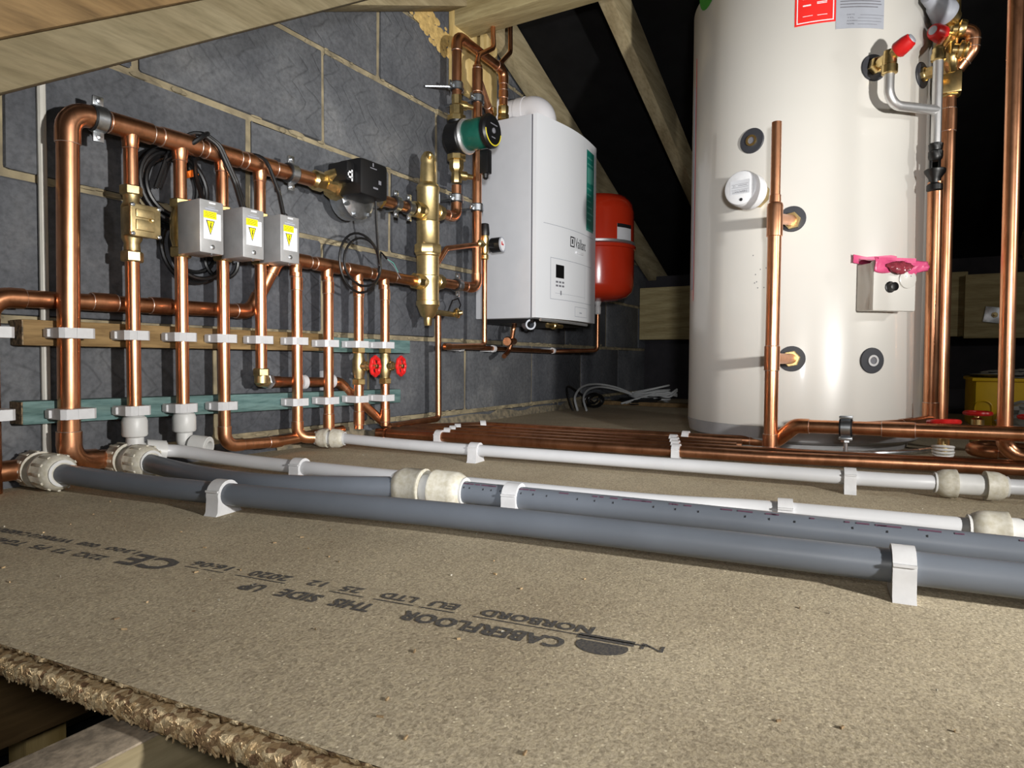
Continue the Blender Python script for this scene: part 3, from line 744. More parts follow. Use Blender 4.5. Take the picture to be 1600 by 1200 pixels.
for a in (-2.6, -1.9, -.9, 3.4): MB().lathe((1.178+.049*math.cos(a), -.080, zc-.012+.049*math.sin(a)), (0, -1, 0), [(0, .005), (.012, .005)], 8).build('bolt', 'zinc', t)
hd = MB(); hd.obox((1.158, -.116, zc+.014), ((1, 0, 0), (0, 1, 0), (0, 0, 1)), (.046, .036, .041), .010); hd.build('control_head', 'black', t)
hb = MB(); hb.obox((1.118, -.102, zc+.022), ((1, 0, 0), (0, 1, 0), (0, 0, 1)), (.028, .030, .022), .006); ho = hb.build('terminal_box', 'black', t)
f = lambda a, b: V((1.092+a, -.1328, zc+.006+b))
m = MB(); m.mapped(rect_mesh(0, 0, .014, .004), f); m.mapped(rect_mesh(0, .011, .014, .004), f); m.mapped(rect_mesh(0, 0, .003, .015), f); m.mapped(rect_mesh(.011, -.006, .004, .025), f); m.build('lock_symbol', 'whitelab', ho)
f = lambda a, b: V((1.112+a, -.1525, zc-.030+b))
m = MB(); m.mapped(rect_mesh(.058, .035, .009, .009), f); m.mapped(rect_mesh(.04, .022, .016, .004), f); m.mapped(rect_mesh(.030, .066, .022, .002), f); m.mapped(rect_mesh(.038, .071, .004, .008), f); m.build('printed_marks', 'inkgrey', t)
t = thing('copper_stub', 'short copper stub between the black pump and the brass separator', 'pipe', (1.34, -.077, .585))
run(t, [(1.262, -.073, .600), (1.400, -.078, .601)], R28)
MB().hexnut((1.248, -.072, .600), (1, 0, 0), .022, .022).build('union_nut', 'brass', t)
# pump lead with loop
t = thing('pump_lead', 'thin black lead hanging in a loop below the black pump', 'cable', (1.20, -.10, .36))
P = [V((1.185, -.13, .58)), V((1.198, -.12, .53)), V((1.222, -.105, .46)), V((1.235, -.10, .43))]
lc = V((1.172, -.098, .430))
for k in range(1, 62):
    a = 2*PI*k/30; P.append(lc+V((math.cos(a)*(.064+.004*math.sin(a*.4)), .004*math.sin(a*.5), -math.sin(a)*(.062+.010*math.sin(a*.53)))))
P += [V((1.24, -.098, .465)), V((1.262, -.097, .452))]
MB().tube(P, .0028, 7).build('lead', 'cable', t)
m = MB(); m.tube([(1.262, -.097, .452), (1.29, -.097, .435), (1.318, -.095, .41)], .0011, 5); mo = m.build('core_wires', 'inkgrey', t)
MB().tube([(1.262, -.097, .452), (1.285, -.099, .444), (1.305, -.097, .424)], .0010, 5).build('core_wire', M['greenlab2'], t)

# ------------------------------------------------------------------ brass separator
SX, SY = 1.448, -.082
t = thing('hydraulic_separator', 'tall satin brass separator with rounded ports left of the boiler', 'separator', (SX, SY, .30))
MB().lathe((SX, SY, .318), (0, 0, 1), [(0, .014), (.006, .020), (.030, .029), (.034, .032), (.044, .032), (.046, .030), (.10, .030), (.105, .032), (.112, .032), (.114, .0305), (.165, .0305), (.168, .033), (.174, .033)], 28).build('lower_body', 'brass_satin', t)
MB().lathe((SX, SY, .490), (0, 0, 1), [(0, .036), (.003, .038), (.022, .038), (.025, .036)], 8, .2).build('union_collar', 'brass_satin', t)
MB().lathe((SX, SY, .514), (0, 0, 1), [(0, .033), (.006, .031), (.058, .0305), (.062, .032), (.066, .0305), (.145, .030), (.15, .0315), (.156, .0315), (.162, .028), (.168, .022), (.214, .0205), (.222, .019), (.230, .021), (.240, .018), (.25, .011)], 28).build('upper_body', 'brass_satin', t)
m = MB(); m.lathe((SX-.010, SY-.012, .745), (-.5, -.5, .5), [(0, .007), (.012, .007), (.016, .003)], 10); m.build('air_vent_cap', 'brass', t)
MB().lathe((SX, SY, .296), (0, 0, 1), [(0, .009), (.003, .010), (.022, .012), (.024, .016)], 14).build('drain_boss', 'brass', t)
for z, s, nm in ((.601, -1, 'port'), (.412, -1, 'port'), (.612, 1, 'port'), (.420, 1, 'port')):
    p = MB().lathe((SX+s*.012, SY, z), (s, 0, 0), [(0, .022), (.022, .020), (.026, .017), (.04, .017)], 20).build('port', 'brass_satin', t)
    MB().lathe((SX+s*.034, SY, z), (s, 0, 0), [(0, .018), (.003, .022), (.024, .022), (.028, .017)], 8, .2).build('union_nut', 'brass', p)
MB().obox((SX+.018, SY-.0245, .640), ((1, .8, 0), (-.8, 1, 0), (0, 0, 1)), (.008, .001, .012)).build('sticker', 'silverlab', t)
# drain cock with cap on a strap, and drain pipe
t = thing('drain_cock', 'small brass drain cock with capped hose tail and black strap', 'valve', (1.51, -.075, .31))
m = MB(); m.tube([(1.46, -.082, .335), (1.555, -.092, .333)], .008, 10); m.build('spindle', 'brass_dull', t)
MB().lathe((1.555, -.095, .336), (.4, -1, .1), [(0, .011), (.006, .015), (.012, .015), (.016, .008), (.024, .006)], 12).build('cap', 'brass', t)
MB().tube([(1.53, -.092, .342), (1.545, -.095, .372), (1.572, -.096, .380), (1.585, -.096, .362), (1.572, -.097, .345)], .0022, 6).build('strap', 'cable', t)
t = thing('drain_pipe', 'dark slim copper pipe dropping from the separator to the floor', 'pipe', (1.51, -.072, .03))
run(t, [(1.508, -.072, .335), (1.511, -.072, .036), (1.31, -.062, .030)], R15*1.15, R=.014, mat='copper_dull', elbows=False)

# ------------------------------------------------------------------ flow column with green pump
GX, GY = 1.578, -.085
t = thing('flow_column', 'copper pipe rising through the green pump and over to the boiler top', 'pipe', (GX, GY, .6))
run(t, [(1.480, SY, .612), (GX, GY, .613), (GX, GY, .705)], R28, R=.024, mat='copper')
run(t, [(GX, GY, .958), (GX, GY, 1.130), (1.838, GY, 1.128), (1.838, GY, .985)], R28, R=.026, mat='copper_dull')
sleeve(t, (1.838, GY, 1.04), (1.838, GY, 1.065), R28, 'copper_dull')
MB().lathe((1.838, GY, .968), (0, 0, 1), [(0, .012), (.004, .019), (.018, .019), (.022, .016), (.03, .018), (.045, .018), (.05, .014)], 8, .2).build('union_nut', 'brass', t)
t = thing('circulator_pump', 'green round faced circulator pump between two brass valves', 'pump', (GX, GY, .78))
m = MB(); m.lathe((GX, GY, .712), (0, 0, 1), [(0, .015), (.01, .017), (.03, .015), (.04, .022), (.062, .022), (.064, .028), (.078, .028), (.080, .02)], 8, .2); m.lathe((GX, GY, .735), (.9, -.55, 0), [(0, .013), (.03, .013), (.032, .009), (.05, .007)], 12); m.build('lower_valve', 'brass', t)
m = MB(); m.lathe((GX, GY, .884), (0, 0, 1), [(0, .02), (.002, .028), (.016, .028), (.02, .021), (.045, .021), (.05, .015), (.075, .016)], 8, .2); m.lathe((GX, GY, .935), (.9, -.55, 0), [(0, .013), (.03, .013), (.032, .009), (.05, .007)], 12); m.build('upper_valve', 'brass', t)
m = MB(); m.lathe((GX, GY+.025, .838), (0, -1, 0), [(0, .035), (.01, .046), (.05, .048), (.055, .044)], 24); m.lathe((GX, GY, .790), (0, 0, 1), [(0, .026), (.02, .02), (.08, .02), (.096, .026)], 18); m.build('volute', 'black', t)
MB().lathe((GX, GY-.030, .838), (0, -1, 0), [(0, .047), (.006, .050), (.012, .047)], 28).build('flange', 'steel', t)
MB().lathe((GX, GY-.041, .840), (0, -1, 0), [(0, .042), (.006, .0425), (.06, .0425), (.064, .040)], 28).build('motor_housing', 'green', t)
fc = MB().lathe((GX, GY-.104, .840), (0, -1, 0), [(0, .044), (.003, .047), (.014, .047), (.020, .042), (.021, .036)], 32).build('face', 'black', t)
MB().tube([(GX+.0395*math.cos(q), GY-.1235, .840+.0395*math.sin(q)) for q in [PI*(1.02+.96*k/20) for k in range(21)]], .0022, 6).build('yellow_arc', plain('ring_yellow', (.62, .52, .03), .4), fc)
MB().lathe((GX, GY-.124, .840), (0, -1, 0), [(0, .008), (.003, .0075), (.005, .004)], 18).build('knob', 'inkgrey', fc)
f = lambda a, b: V((GX-.018+a, GY-.1262, .855+b)); m = MB(); m.mapped(rect_mesh(0, 0, .036, .003), f); m.mapped(rect_mesh(.006, -.036, .02, .003), f); m.build('face_print', 'inkgrey', fc)
m = MB(); m.obox((GX+.022, GY-.085, .765), ((1, 0, .0), (0, 1, 0), (0, 0, 1)), (.012, .014, .034), .004); m.lathe((GX+.022, GY-.085, .732), (0, 0, -1), [(0, .009), (.012, .008), (.016, .004)], 10); m.build('plug', 'black', t)

# return column
t = thing('return_column', 'tall copper pipe up the left side of the boiler with reducer', 'pipe', (1.640, -.115, .40))
run(t, [(1.482, SY, .420), (1.640, -.115, .414), (1.640, -.115, 1.061)], R28, R=.024)
sleeve(t, (1.640, -.115, .985), (1.640, -.115, 1.052), R28, 'copper_dull')
MB().lathe((1.640, -.115, 1.052), (0, 0, 1), [(0, R28*1.13), (.008, .010), (.02, .0088)], 16).build('reducer', 'copper_dull', t)
run(t, [(1.640, -.115, 1.03), (1.79, -.06, .995), (1.812, -.055, .975)], R22, R=.02, mat='copper_dull')
MB().lathe((1.812, -.055, .964), (0, 0, 1), [(0, .016), (.02, .016), (.022, .02), (.04, .02), (.044, .014)], 8, .2).build('union_nut', 'brass_dull', t)
t = thing('vent_pipe', 'slim bent copper pipe rising from the reducer to the cross joist', 'pipe', (1.64, -.115, 1.06), 'slim copper pipes to the roof')
run(t, [(1.640, -.115, 1.065), (1.642, -.117, 1.092), (1.718, -.122, 1.142), (1.720, -.115, 1.26)], R15, R=.02, elbows=False)
t = thing('vent_pipe', 'slim bent copper pipe rising from the tee above the boiler', 'pipe', (1.83, -.085, 1.14), 'slim copper pipes to the roof')
run(t, [(1.815, -.085, 1.13), (1.82, -.087, 1.146), (1.876, -.088, 1.200), (1.878, -.085, 1.36)], R15, R=.018, elbows=False)

# ------------------------------------------------------------------ boiler
BX0, BX1, BZ0, BZ1 = 1.806, 2.215, .335, .962
t = thing('boiler', 'white wall hung boiler with curved front panel and green strip', 'boiler', (2.0, -.12, BZ0))
MB().box(BX0, BX1, -.205, -.002, BZ0, BZ1, .005).build('casing', 'boiler_side', t)
MB().box(BX0+.003, BX1-.003, -.211, -.203, BZ0+.002, BZ1-.002).build('seam', 'inkgrey', t)
def yf(s): return -.224-.022*math.sin(PI*s)-.024*s
nx = 22
vs_ = []; 
for j, z in enumerate((BZ0+.001, BZ1-.001)):
    for i in range(nx+1): vs_.append((BX0+(BX1-BX0)*i/nx, yf(i/nx), z))
for j, z in enumerate((BZ0+.001, BZ1-.001)):
    for i in range(nx+1): vs_.append((BX0+(BX1-BX0)*i/nx, -.211, z))
k = nx+1; fs = []
for i in range(nx):
    fs += [[i, i+1, k+i+1, k+i], [2*k+i+1, 2*k+i, 3*k+i, 3*k+i+1], [i, 2*k+i, 2*k+i+1, i+1], [k+i, k+i+1, 3*k+i+1, 3*k+i]]
fs += [[0, k, 3*k, 2*k], [nx, 2*k+nx, 3*k+nx, k+nx]]
fp = MB().add(vs_, fs).build('front_panel', 'boiler', t, sharp=30)
def bf(off):
    def g(x, z):
        s = (x-BX0)/(BX1-BX0); return V((x, yf(s)-off, z))
    return g
MB().mapped(rect_mesh(2.108, .66, .078, .268, 4), bf(.0006)).build('green_strip', 'greenlab', fp)
m = MB()
for q in range(11): m.mapped(rect_mesh(2.114, .69+.021*q, random.uniform(.025, .065), .005), bf(.0010))
m.mapped(rect_mesh(2.114, .82, .06, .05, 3), bf(.0009)); m.mapped(rect_mesh(2.108, .652, .074, .008, 3), bf(.0006)); m.build('strip_print', 'greenlab2', fp)
m = MB(); m.mapped(shift(text_mesh('Vaillant', .085, .034), 2.018, .578), bf(.0008))
for a, b, w_, hh in ((1.985, .578, .028, .004), (1.985, .608, .028, .004), (1.985, .578, .004, .034), (2.009, .578, .004, .034), (1.995, .588, .008, .016)): m.mapped(rect_mesh(a, b, w_, hh), bf(.0008))
m.build('brand_lettering', 'ink', fp)
m = MB()
for a, b, w_, hh in ((1.84, .632, .345, .0018), (1.875, .528, .29, .0018), (1.875, .398, .29, .0018), (1.875, .398, .002, .132), (2.10, .41, .0012, .115), (1.90, .418, .20, .001)): m.mapped(rect_mesh(a, b, w_, hh, 10), bf(.0005))
m.mapped(rect_mesh(2.02, .350, .10, .0015, 4), bf(.0005)); m.mapped(rect_mesh(2.02, .382, .10, .0015, 4), bf(.0005)); m.mapped(rect_mesh(2.02, .350, .0015, .033), bf(.0005)); m.mapped(rect_mesh(2.12, .350, .0015, .033), bf(.0005)); m.mapped(rect_mesh(2.055, .362, .02, .004), bf(.0006))
m.build('panel_joint', 'silverlab', fp)
m = MB(); m.mapped(rect_mesh(1.903, .468, .045, .042, 2), bf(.0008)); m.build('display', 'black', fp)
m = MB()
for q in range(3):
    m.mapped(rect_mesh(1.903+.017*q, .452, .012, .006), bf(.0008)); m.mapped(rect_mesh(1.903+.017*q, .440, .012, .006), bf(.0008))
m.mapped(rect_mesh(1.928, .414, .006, .014), bf(.0008)); m.build('buttons', 'inkgrey', fp)
MB().obox((2.05, yf(.64)-.001, .564), ((1, 0, 0), (0, 1, 0), (0, 0, 1)), (.028, .003, .004), .002).build('grip_edge', 'boiler', fp)
MB().tube([(1.815, -.236, .329), (1.98, -.255, .328), (2.14, -.25, .327)], .0045, 10).build('lower_rail', 'steel', t)
MB().box(BX0+.03, BX1-.03, -.20, -.02, .322, .336).build('underside_tray', 'black', t)
m = MB(); m.lathe((1.935, -.20, .318), (1, -.1, 0), [(0, .009), (.03, .009), (.032, .012), (.05, .012), (.055, .007), (.09, .007)], 8); m.build('isolating_valves', 'brass', t)
# flue
t = thing('flue', 'white plastic flue elbow leaving the top of the boiler', 'flue', (1.985, -.13, .962))
p, _ = fillet([(1.975, -.150, .955), (1.975, -.150, 1.035), (1.975, .0, 1.035)], .062, 12)
MB().tube(p, .0515, 28).build('elbow', 'flue', t)
MB().ring((1.975, -.098, 1.035), (0, 1, 0), .0510, .0535, .03, 32).build('collar', 'flue', t)
MB().ring((1.975, -.012, 1.035), (0, 1, 0), .051, .066, .012, 32).build('wall_plate', 'flue', t)
# condensate pipe, small copper tails
t = thing('condensate_pipe', 'grey open ended plastic pipe poking out under the boiler', 'pipe', (1.92, -.16, .30))
m = MB(); m.ring((1.838, -.190, .316), (.75, .62, .05), .0115, .0165, .07, 22); m.build('tail', M['silverlab'], t)
t = thing('copper_tail', 'short copper tail with capped tee below the boiler', 'pipe', (1.90, -.09, .23))
run(t, [(1.90, -.10, .335), (1.885, -.10, .305), (1.89, -.09, .262), (1.88, -.085, .232), (1.825, -.10, .215)], R15, R=.012, elbows=False, mat='copper')
MB().tube([(1.805, -.125, .262), (1.905, -.09, .266)], .0115, 14).build('capped_tee', 'copper_dull', t)
MB().lathe((1.798, -.127, .262), (1, .35, .04), [(0, .013), (.012, .016), (.018, .013)], 14).build('cap', 'copper_dull', t)
t = thing('vessel_pipe', 'slim copper pipe along the wall from under the boiler to the red vessel', 'pipe', (2.1, -.05, .23))
run(t, [(1.62, -.05, .243), (2.28, -.050, .237), (2.43, -.17, .243), (2.43, -.17, .44)], R15, R=.016, mat='copper_dull', elbows=False)
MB().lathe((2.43, -.17, .385), (0, 0, 1), [(0, .009), (.004, .012), (.03, .012), (.034, .010), (.05, .014), (.06, .014)], 10).build('union', 'fit_clean', t)
for x, lab in ((1.655, 'small white wall clip on the slim pipe left of the boiler'), (1.84, 'small white wall clip on the slim pipe under the boiler'), (2.275, 'white collar clip on the slim pipe near the boiler front')):
    m = MB(); m.ring((x-.006, -.05, .240), (1, 0, 0), .0070, .0115, .012, 16); m.box(x-.006, x+.006, -.042, -.0005, .230, .248, .002)
    tag(m.build('pipe_clip', 'clip'), lab, 'clip', 'small white clips on the slim pipe')
# safety group
t = thing('safety_group', 'brass safety valve with black cap and pressure gauge left of the boiler', 'valve', (1.668, -.125, .24))
run(t, [(1.50, -.105, .240), (1.668, -.125, .246), (1.668, -.125, .505)], R15, R=.013, elbows=False)
MB().ring((1.495, -.1045, .240), (1, -.1, .03), .006, .0095, .022, 16).build('open_socket', 'copper_dull', t)
m = MB(); m.lathe((1.668, -.125, .500), (0, 0, 1), [(0, .009), (.004, .012), (.014, .012), (.018, .009), (.024, .011), (.05, .011), (.056, .013), (.075, .012)], 12); m.lathe((1.668, -.125, .545), (-1, .1, 0), [(0, .010), (.018, .010), (.02, .013), (.034, .013), (.038, .008)], 8); m.build('valve_body', 'brass', t)
MB().lathe((1.668, -.125, .572), (0, 0, 1), [(0, .013), (.006, .0145), (.022, .0135), (.034, .012), (.036, .010)], 12).build('cap', 'black', t)
MB().tube([(1.678, -.13, .545), (1.700, -.135, .545)], .006, 10).build('gauge_stem', 'black', t)
gd = V((.15, -1, .05)).normalized(); gc = V((1.716, -.118, .551))
go = MB().lathe(gc, gd, [(0, .020), (.003, .0225), (.034, .0225), (.036, .021)], 26).build('gauge_case', 'black', t)
MB().lathe(gc+gd*.0355, gd, [(0, .0195), (.001, .0195)], 26).build('dial', 'whitelab', go)
MB().ring(gc+gd*.034, gd, .0195, .0225, .004, 26).build('bezel', 'silverlab', go)
u, w_, _ = frame(gd); m = MB(); m.obox(gc+gd*.0372, (u, w_, gd), (.008, .0025, .0004)); m.obox(gc+gd*.0372+u*.004-w_*.004, (u, w_, gd), (.003, .004, .0004)); m.build('pointer', 'redwheel', go)
t = thing('filling_branch', 'bent slim copper branch from the separator to the safety valve', 'pipe', (1.55, -.11, .5))
run(t, [(1.462, -.095, .455), (1.502, -.105, .512), (1.640, -.122, .543)], R15, R=.014, mat='copper', elbows=False)

# ------------------------------------------------------------------ red expansion vessel
ex, ey = 2.430, -.170
t = thing('expansion_vessel', 'red pressed steel expansion vessel beyond the boiler', 'vessel', (ex, ey, .43))
pr = [(0, .03), (.004, .07), (.016, .11), (.035, .131), (.06, .138), (.20, .139)]
MB().lathe((ex, ey, .435), (0, 0, 1), pr, 40).build('lower_shell', 'red', t)
MB().lathe((ex, ey, .655), (0, 0, 1), [(0, .1375), (.12, .136), (.155, .128), (.178, .108), (.188, .07), (.192, .02)], 40).build('upper_shell', 'red', t)
MB().lathe((ex, ey, .630), (0, 0, 1), [(0, .139), (.003, .1445), (.014, .1445), (.017, .139)], 40).build('clamp_flange', 'red', t)
MB().lathe((ex, ey, .648), (0, 0, 1), [(0, .139), (.002, .142), (.010, .142), (.012, .138)], 40).build('bright_seam', 'steel', t)
def vl(off):
    def g(x, z): a = math.radians(-128)+x/.139; return V((ex+(.139+off)*math.cos(a), ey+(.139+off)*math.sin(a), z))
    return g
lo = MB().mapped(rect_mesh(0, .655, .075, .062, 8), vl(.001)).build('label', 'whitelab', t)
MB().mapped(rect_mesh(0, .703, .075, .014, 8), vl(.0016)).build('label_print', 'ink', lo)

# ------------------------------------------------------------------ hot water cylinder
CX, CY, CR = 1.865, -.972, .277
t = thing('hot_water_cylinder', 'tall cream hot water cylinder standing on the chipboard', 'cylinder', (CX, CY, 0))
MB().lathe((CX, CY, .052), (0, 0, 1), [(0, CR-.003), (.003, CR), (1.06, CR), (1.078, CR-.012), (1.086, CR-.05), (1.088, .01)], 96).build('jacket', 'cream', t)
MB().lathe((CX, CY, .0), (0, 0, 1), [(0, CR-.030), (.016, CR-.028), (.018, CR-.012), (.024, CR-.004), (.053, CR+.001), (.055, CR-.004)], 96).build('base_ring', 'base_grey', t)
m = MB()
def cyl(off):
    def g(x, z): a = x/CR; return V((CX+(CR+off)*math.cos(a), CY+(CR+off)*math.sin(a), z))
    return g
def ca(deg): return math.radians(deg)*CR
# vertical jacket seam
m.mapped(rect_mesh(ca(-97.5), .056, .010, 1.05), cyl(.0012)); m.build('jacket_seam', 'cream', t)
# stickers
rl_ = MB().mapped(rect_mesh(ca(-178.2), .938, .082, .16, 8), cyl(.0006)).build('red_sticker', 'redlab', t)
m = MB()
for a, b, w_, hh in ((.004, .004, .074, .0022), (.004, .004, .0022, .15), (.0758, .004, .0022, .15), (.016, .018, .020, .0012), (.045, .017, .02, .0012), (.016, .040, .016, .003), (.044, .0415, .020, .0018), (.044, .0445, .020, .0018), (.016, .055, .012, .004)): m.mapped(rect_mesh(ca(-178.2)+a, .938+b, w_, hh, 6), cyl(.0010))
m.build('sticker_print', 'whitelab', rl_)
sl_ = MB().mapped(rect_mesh(ca(-161.2), .921, .103, .18, 10), cyl(.0009)).build('silver_sticker', 'silverlab', t)
m = MB()
for q in range(4): m.mapped(rect_mesh(ca(-161.2)+.045 if q < 3 else ca(-161.2)+.05, .929+.0065*q, .052-.01*(q == 0), .0008, 6), cyl(.0013))
for q, tx_ in enumerate(('NAME', 'ADDRESS', 'TEL', 'DATE')): m.mapped(shift(text_mesh(tx_, .016+.006*(q == 1), .003), ca(-161.2)+.022, .929+.0065*(q)), cyl(.0013))
for q in range(9): m.mapped(rect_mesh(ca(-161.2)+.008, .965+.0062*q, random.uniform(.078, .09), .0022, 8), cyl(.0013))
m.build('sticker_print', 'inkgrey', sl_)
m = MB().mapped(rect_mesh(ca(113.5), .39, .028, .52, 4), cyl(.0008)); m.build('side_sticker', 'silverlab', t)
MB().mapped(rect_mesh(ca(119.3), .36, .004, .62, 1), cyl(.0009)).build('side_sticker_edge', 'redlab', t)
m = MB(); 
vs_ = [(ca(132)+.0, 1.13)]+[(ca(132)+.045*math.cos(2*PI*q/24), 1.13+.055*math.sin(2*PI*q/24)) for q in range(24)]
m.mapped((vs_, [[0, 1+q, 1+(q+1) % 24] for q in range(24)]), cyl(.0008)); m.build('green_sticker', 'kelly', t)
m = MB()
for q in range(9):
    x = ca(-random.uniform(183, 196)); z = random.uniform(.37, .45); m.mapped(rect_mesh(x, z, .002, .0025), cyl(.0006))
m.build('scuff_marks', 'inkgrey', t)
def boss(deg, z, hole=True, plug='brass', r=.0285):
    a = math.radians(deg); d = V((math.cos(a), math.sin(a), 0)); o = V((CX, CY, z))+d*(CR-.006)
    g = MB().lathe(o, d, [(0, r*.98), (.0075, r), (.009, r*.96), (.0095, r*.5)], 30).build('grommet', 'greyring', t)
    if hole:
        MB().ring(o, d, .008, .0125, .0125, 24).build('socket', plug, g)
        MB().lathe(o+d*.0098, d, [(0, .0078), (.0006, .0078)], 18).build('bore', 'inkgrey', g)
    return o, d
boss(163.6, .709); boss(-177.4, .520, False); boss(-176.4, .210, False); boss(-141.4, .207, True, 'steel'); boss(-144.1, .838, False); boss(-113.7, .845, False)

# immersion heater
a = math.radians(166.6); d = V((math.cos(a), math.sin(a), 0)); o = V((CX, CY, .583))+d*CR
t = thing('immersion_heater', 'white capped immersion heater screwed into the cylinder', 'heater', o)
MB().lathe(o, d, [(0, .030), (.026, .030), (.027, .036), (.038, .036)], 8, .3).build('hex_flange', 'brass_dull', t)
cp = MB().lathe(o+d*.036, d, [(0, .037), (.002, .039), (.045, .0385), (.052, .036), (.054, .033)], 36).build('cap', 'white', t)
u = V((0, 0, 1)).cross(d); 
f = lambda off: (lambda x, y: o+d*(.0902+off)-u*x-V((0, 0, 1))*y)
MB().mapped(rect_mesh(-.022, -.016, .044, .030), f(.0003)).build('rating_label', 'boiler_side', cp)
m = MB(); m.mapped(shift(text_mesh('THERMOWATT', .034, .0048), -.017, .002), lambda x, y: o+d*.0908-u*(-x)*-1-V((0, 0, 1))*-(-y))
m = MB()
fu = lambda x, y: o+d*.0908-u*x-V((0, 0, 1))*y        # upside-down lettering
m.mapped(shift(text_mesh('THERMOWATT', .034, .0048), -.017, .0065), fu)
m.mapped(rect_mesh(-.019, .004, .038, .0006), fu); m.mapped(rect_mesh(-.019, -.001, .038, .0006), fu); m.mapped(rect_mesh(-.019, -.008, .038, .0006), fu); m.mapped(shift(text_mesh('CE', .006, .0035), .010, -.006), fu); m.mapped(rect_mesh(-.016, -.005, .02, .001), fu)
m.build('rating_print', 'inkgrey', cp)
MB().lathe(o+d*.0895-V((0, 0, 1))*.026+u*.003, d, [(0, .004), (.002, .003)], 10).build('fixing_screw', 'ink', cp)
MB().obox(o+d*.046-u*.0375, (d, u, (0, 0, 1)), (.008, .002, .010)).build('cable_entry', 'ink', cp)

# vertical stub with reducer in front of the cylinder
PX, PY = 1.462, -.967
t = thing('copper_standpipe', 'upright copper pipe with reducer in front of the cylinder', 'pipe', (PX, PY, .02))
run(t, [(PX, PY, .023), (PX, PY, .465)], R28)
run(t, [(PX, PY, .52), (PX, PY, .695)], .0098)
MB().lathe((PX, PY, .462), (0, 0, 1), [(0, R28*1.02), (.001, R28*1.16), (.062, R28*1.16), (.068, R28*1.05), (.070, .0115), (.085, .0112), (.086, .0098)], 20).build('reducing_tee', 'copper', t)
MB().ring((PX, PY, .695), (0, 0, 1), .008, .0098, .001).build('open_end', 'copper', t)
for z0, deg in ((.500, -177.4), (.210, -176.4)):
    a = math.radians(deg); d = V((math.cos(a), math.sin(a), 0)); e = V((CX, CY, z0+.014*(z0 > .4)))+d*CR
    run(t, [(PX, PY, z0), tuple(e+d*.02)], R22, name='branch_pipe')
    brass_nut(t, e+d*.001, d, .0185, .022)
sleeve(t, (PX, PY, .185), (PX, PY, .236), R28); sleeve(t, (PX, PY, .026), (PX, PY, .052), R28)
# horizontal run in front of the cylinder
t = thing('copper_cross_run', 'horizontal copper pipe crossing in front of the cylinder base', 'pipe', (1.45, -1.25, .05))
run(t, [(1.505, -.955, .022), (1.475, -.985, .045), (1.462, -1.015, .072), (1.450, -1.60, .082)], .0135, R=.02, seg=18)
sleeve(t, (1.458, -1.17, .0745), (1.4565, -1.225, .0755), .0135)
sb = thing('pipe_stand', 'zinc pipe ring on a threaded rod standing on the floor by the cylinder', 'bracket', (1.46, -1.108, 0))
c = V((1.4595, -1.108, .0735)); d = V((-.02, -1, .017)).normalized()
MB().ring(c-d*.0115, d, .0133, .0175, .023, 24).build('rubber_lining', 'rubber', sb); MB().ring(c-d*.0085, d, .017, .0195, .017, 24).build('band', 'zinc', sb)
for s in (-1, 1): MB().obox(c+V((-.003, 0, s*.0215)), (d, (1, 0, 0), (0, 0, 1)), (.012, .008, .0028), .001).build('lug', 'zinc', sb)
MB().tube([(1.4595, -1.108, .056), (1.4595, -1.108, .0)], .004, 10).build('rod', 'zinc', sb); MB().hexnut((1.4595, -1.108, .044), (0, 0, 1), .009, .008).build('rod_nut', 'zinc', sb)
MB().lathe((1.4595, -1.108, .0), (0, 0, 1), [(0, .018), (.003, .018), (.004, .006)], 16).build('foot_plate', 'zinc', sb)
# silver pliable hose / foil strip by the cylinder foot
m = MB(); P = []
for k in range(40):
    a = math.radians(-200+2.6*k); P.append((CX+(CR+.034)*math.cos(a), CY+(CR+.034)*math.sin(a), .008))
m.tube(P, [.006 if k % 2 else .0052 for k in range(40)], 10); tag(m.build('metal_strip', 'zinc'), 'shiny ribbed metal strip curled round the cylinder foot', 'strip')

# ------------------------------------------------------------------ relief valves, tundish, right-hand pipes
a = math.radians(-144.1); d = V((math.cos(a), math.sin(a), 0)); o = V((CX, CY, .838))+d*CR
t = thing('relief_valve', 'brass relief valve with red cap on the cylinder front', 'valve', o)
e = o+d*.052
m = MB(); m.hexnut(o+d*.002, d, .0175, .020); m.lathe(o, d, [(.018, .012), (.055, .012)], 16); m.lathe(e+V((0, 0, .012)), (0, 0, -1), [(0, .012), (.02, .0135), (.028, .0135), (.03, .0155), (.046, .0155), (.048, .011)], 12); m.build('body', 'brass', t)
cdv = (V((-.42, -.80, .42))).normalized()
MB().lathe(e, cdv, [(-.005, .011), (.012, .012), (.016, .014)], 14).build('neck', 'brass', t)
cc = MB().lathe(e+cdv*.014, cdv, [(0, .0145), (.004, .0170), (.022, .0160), (.032, .0135), (.034, .0105)], 20).build('cap', 'redwheel', t)
MB().lathe(e+cdv*.0470, cdv, [(0, .0105), (.003, .0095), (.0035, .006)], 16).build('cap_badge', 'silverlab', cc)
# stainless discharge
t = thing('discharge_tube', 'bright stainless discharge tube curving between the relief valves', 'pipe', (1.66, -1.23, .66))
vx, vy = 1.708, -1.2545
path, _ = fillet([e+V((0, 0, -.03)), e+V((0, 0, -.098)), V((vx, vy, .748))], .058, 12)
MB().tube([tuple(p) for p in path], .0098, 16).build('curved_branch', 'steel', t)
MB().tube([(vx, vy, .862), (vx, vy, .665)], .0100, 16).build('upright', 'steel', t)
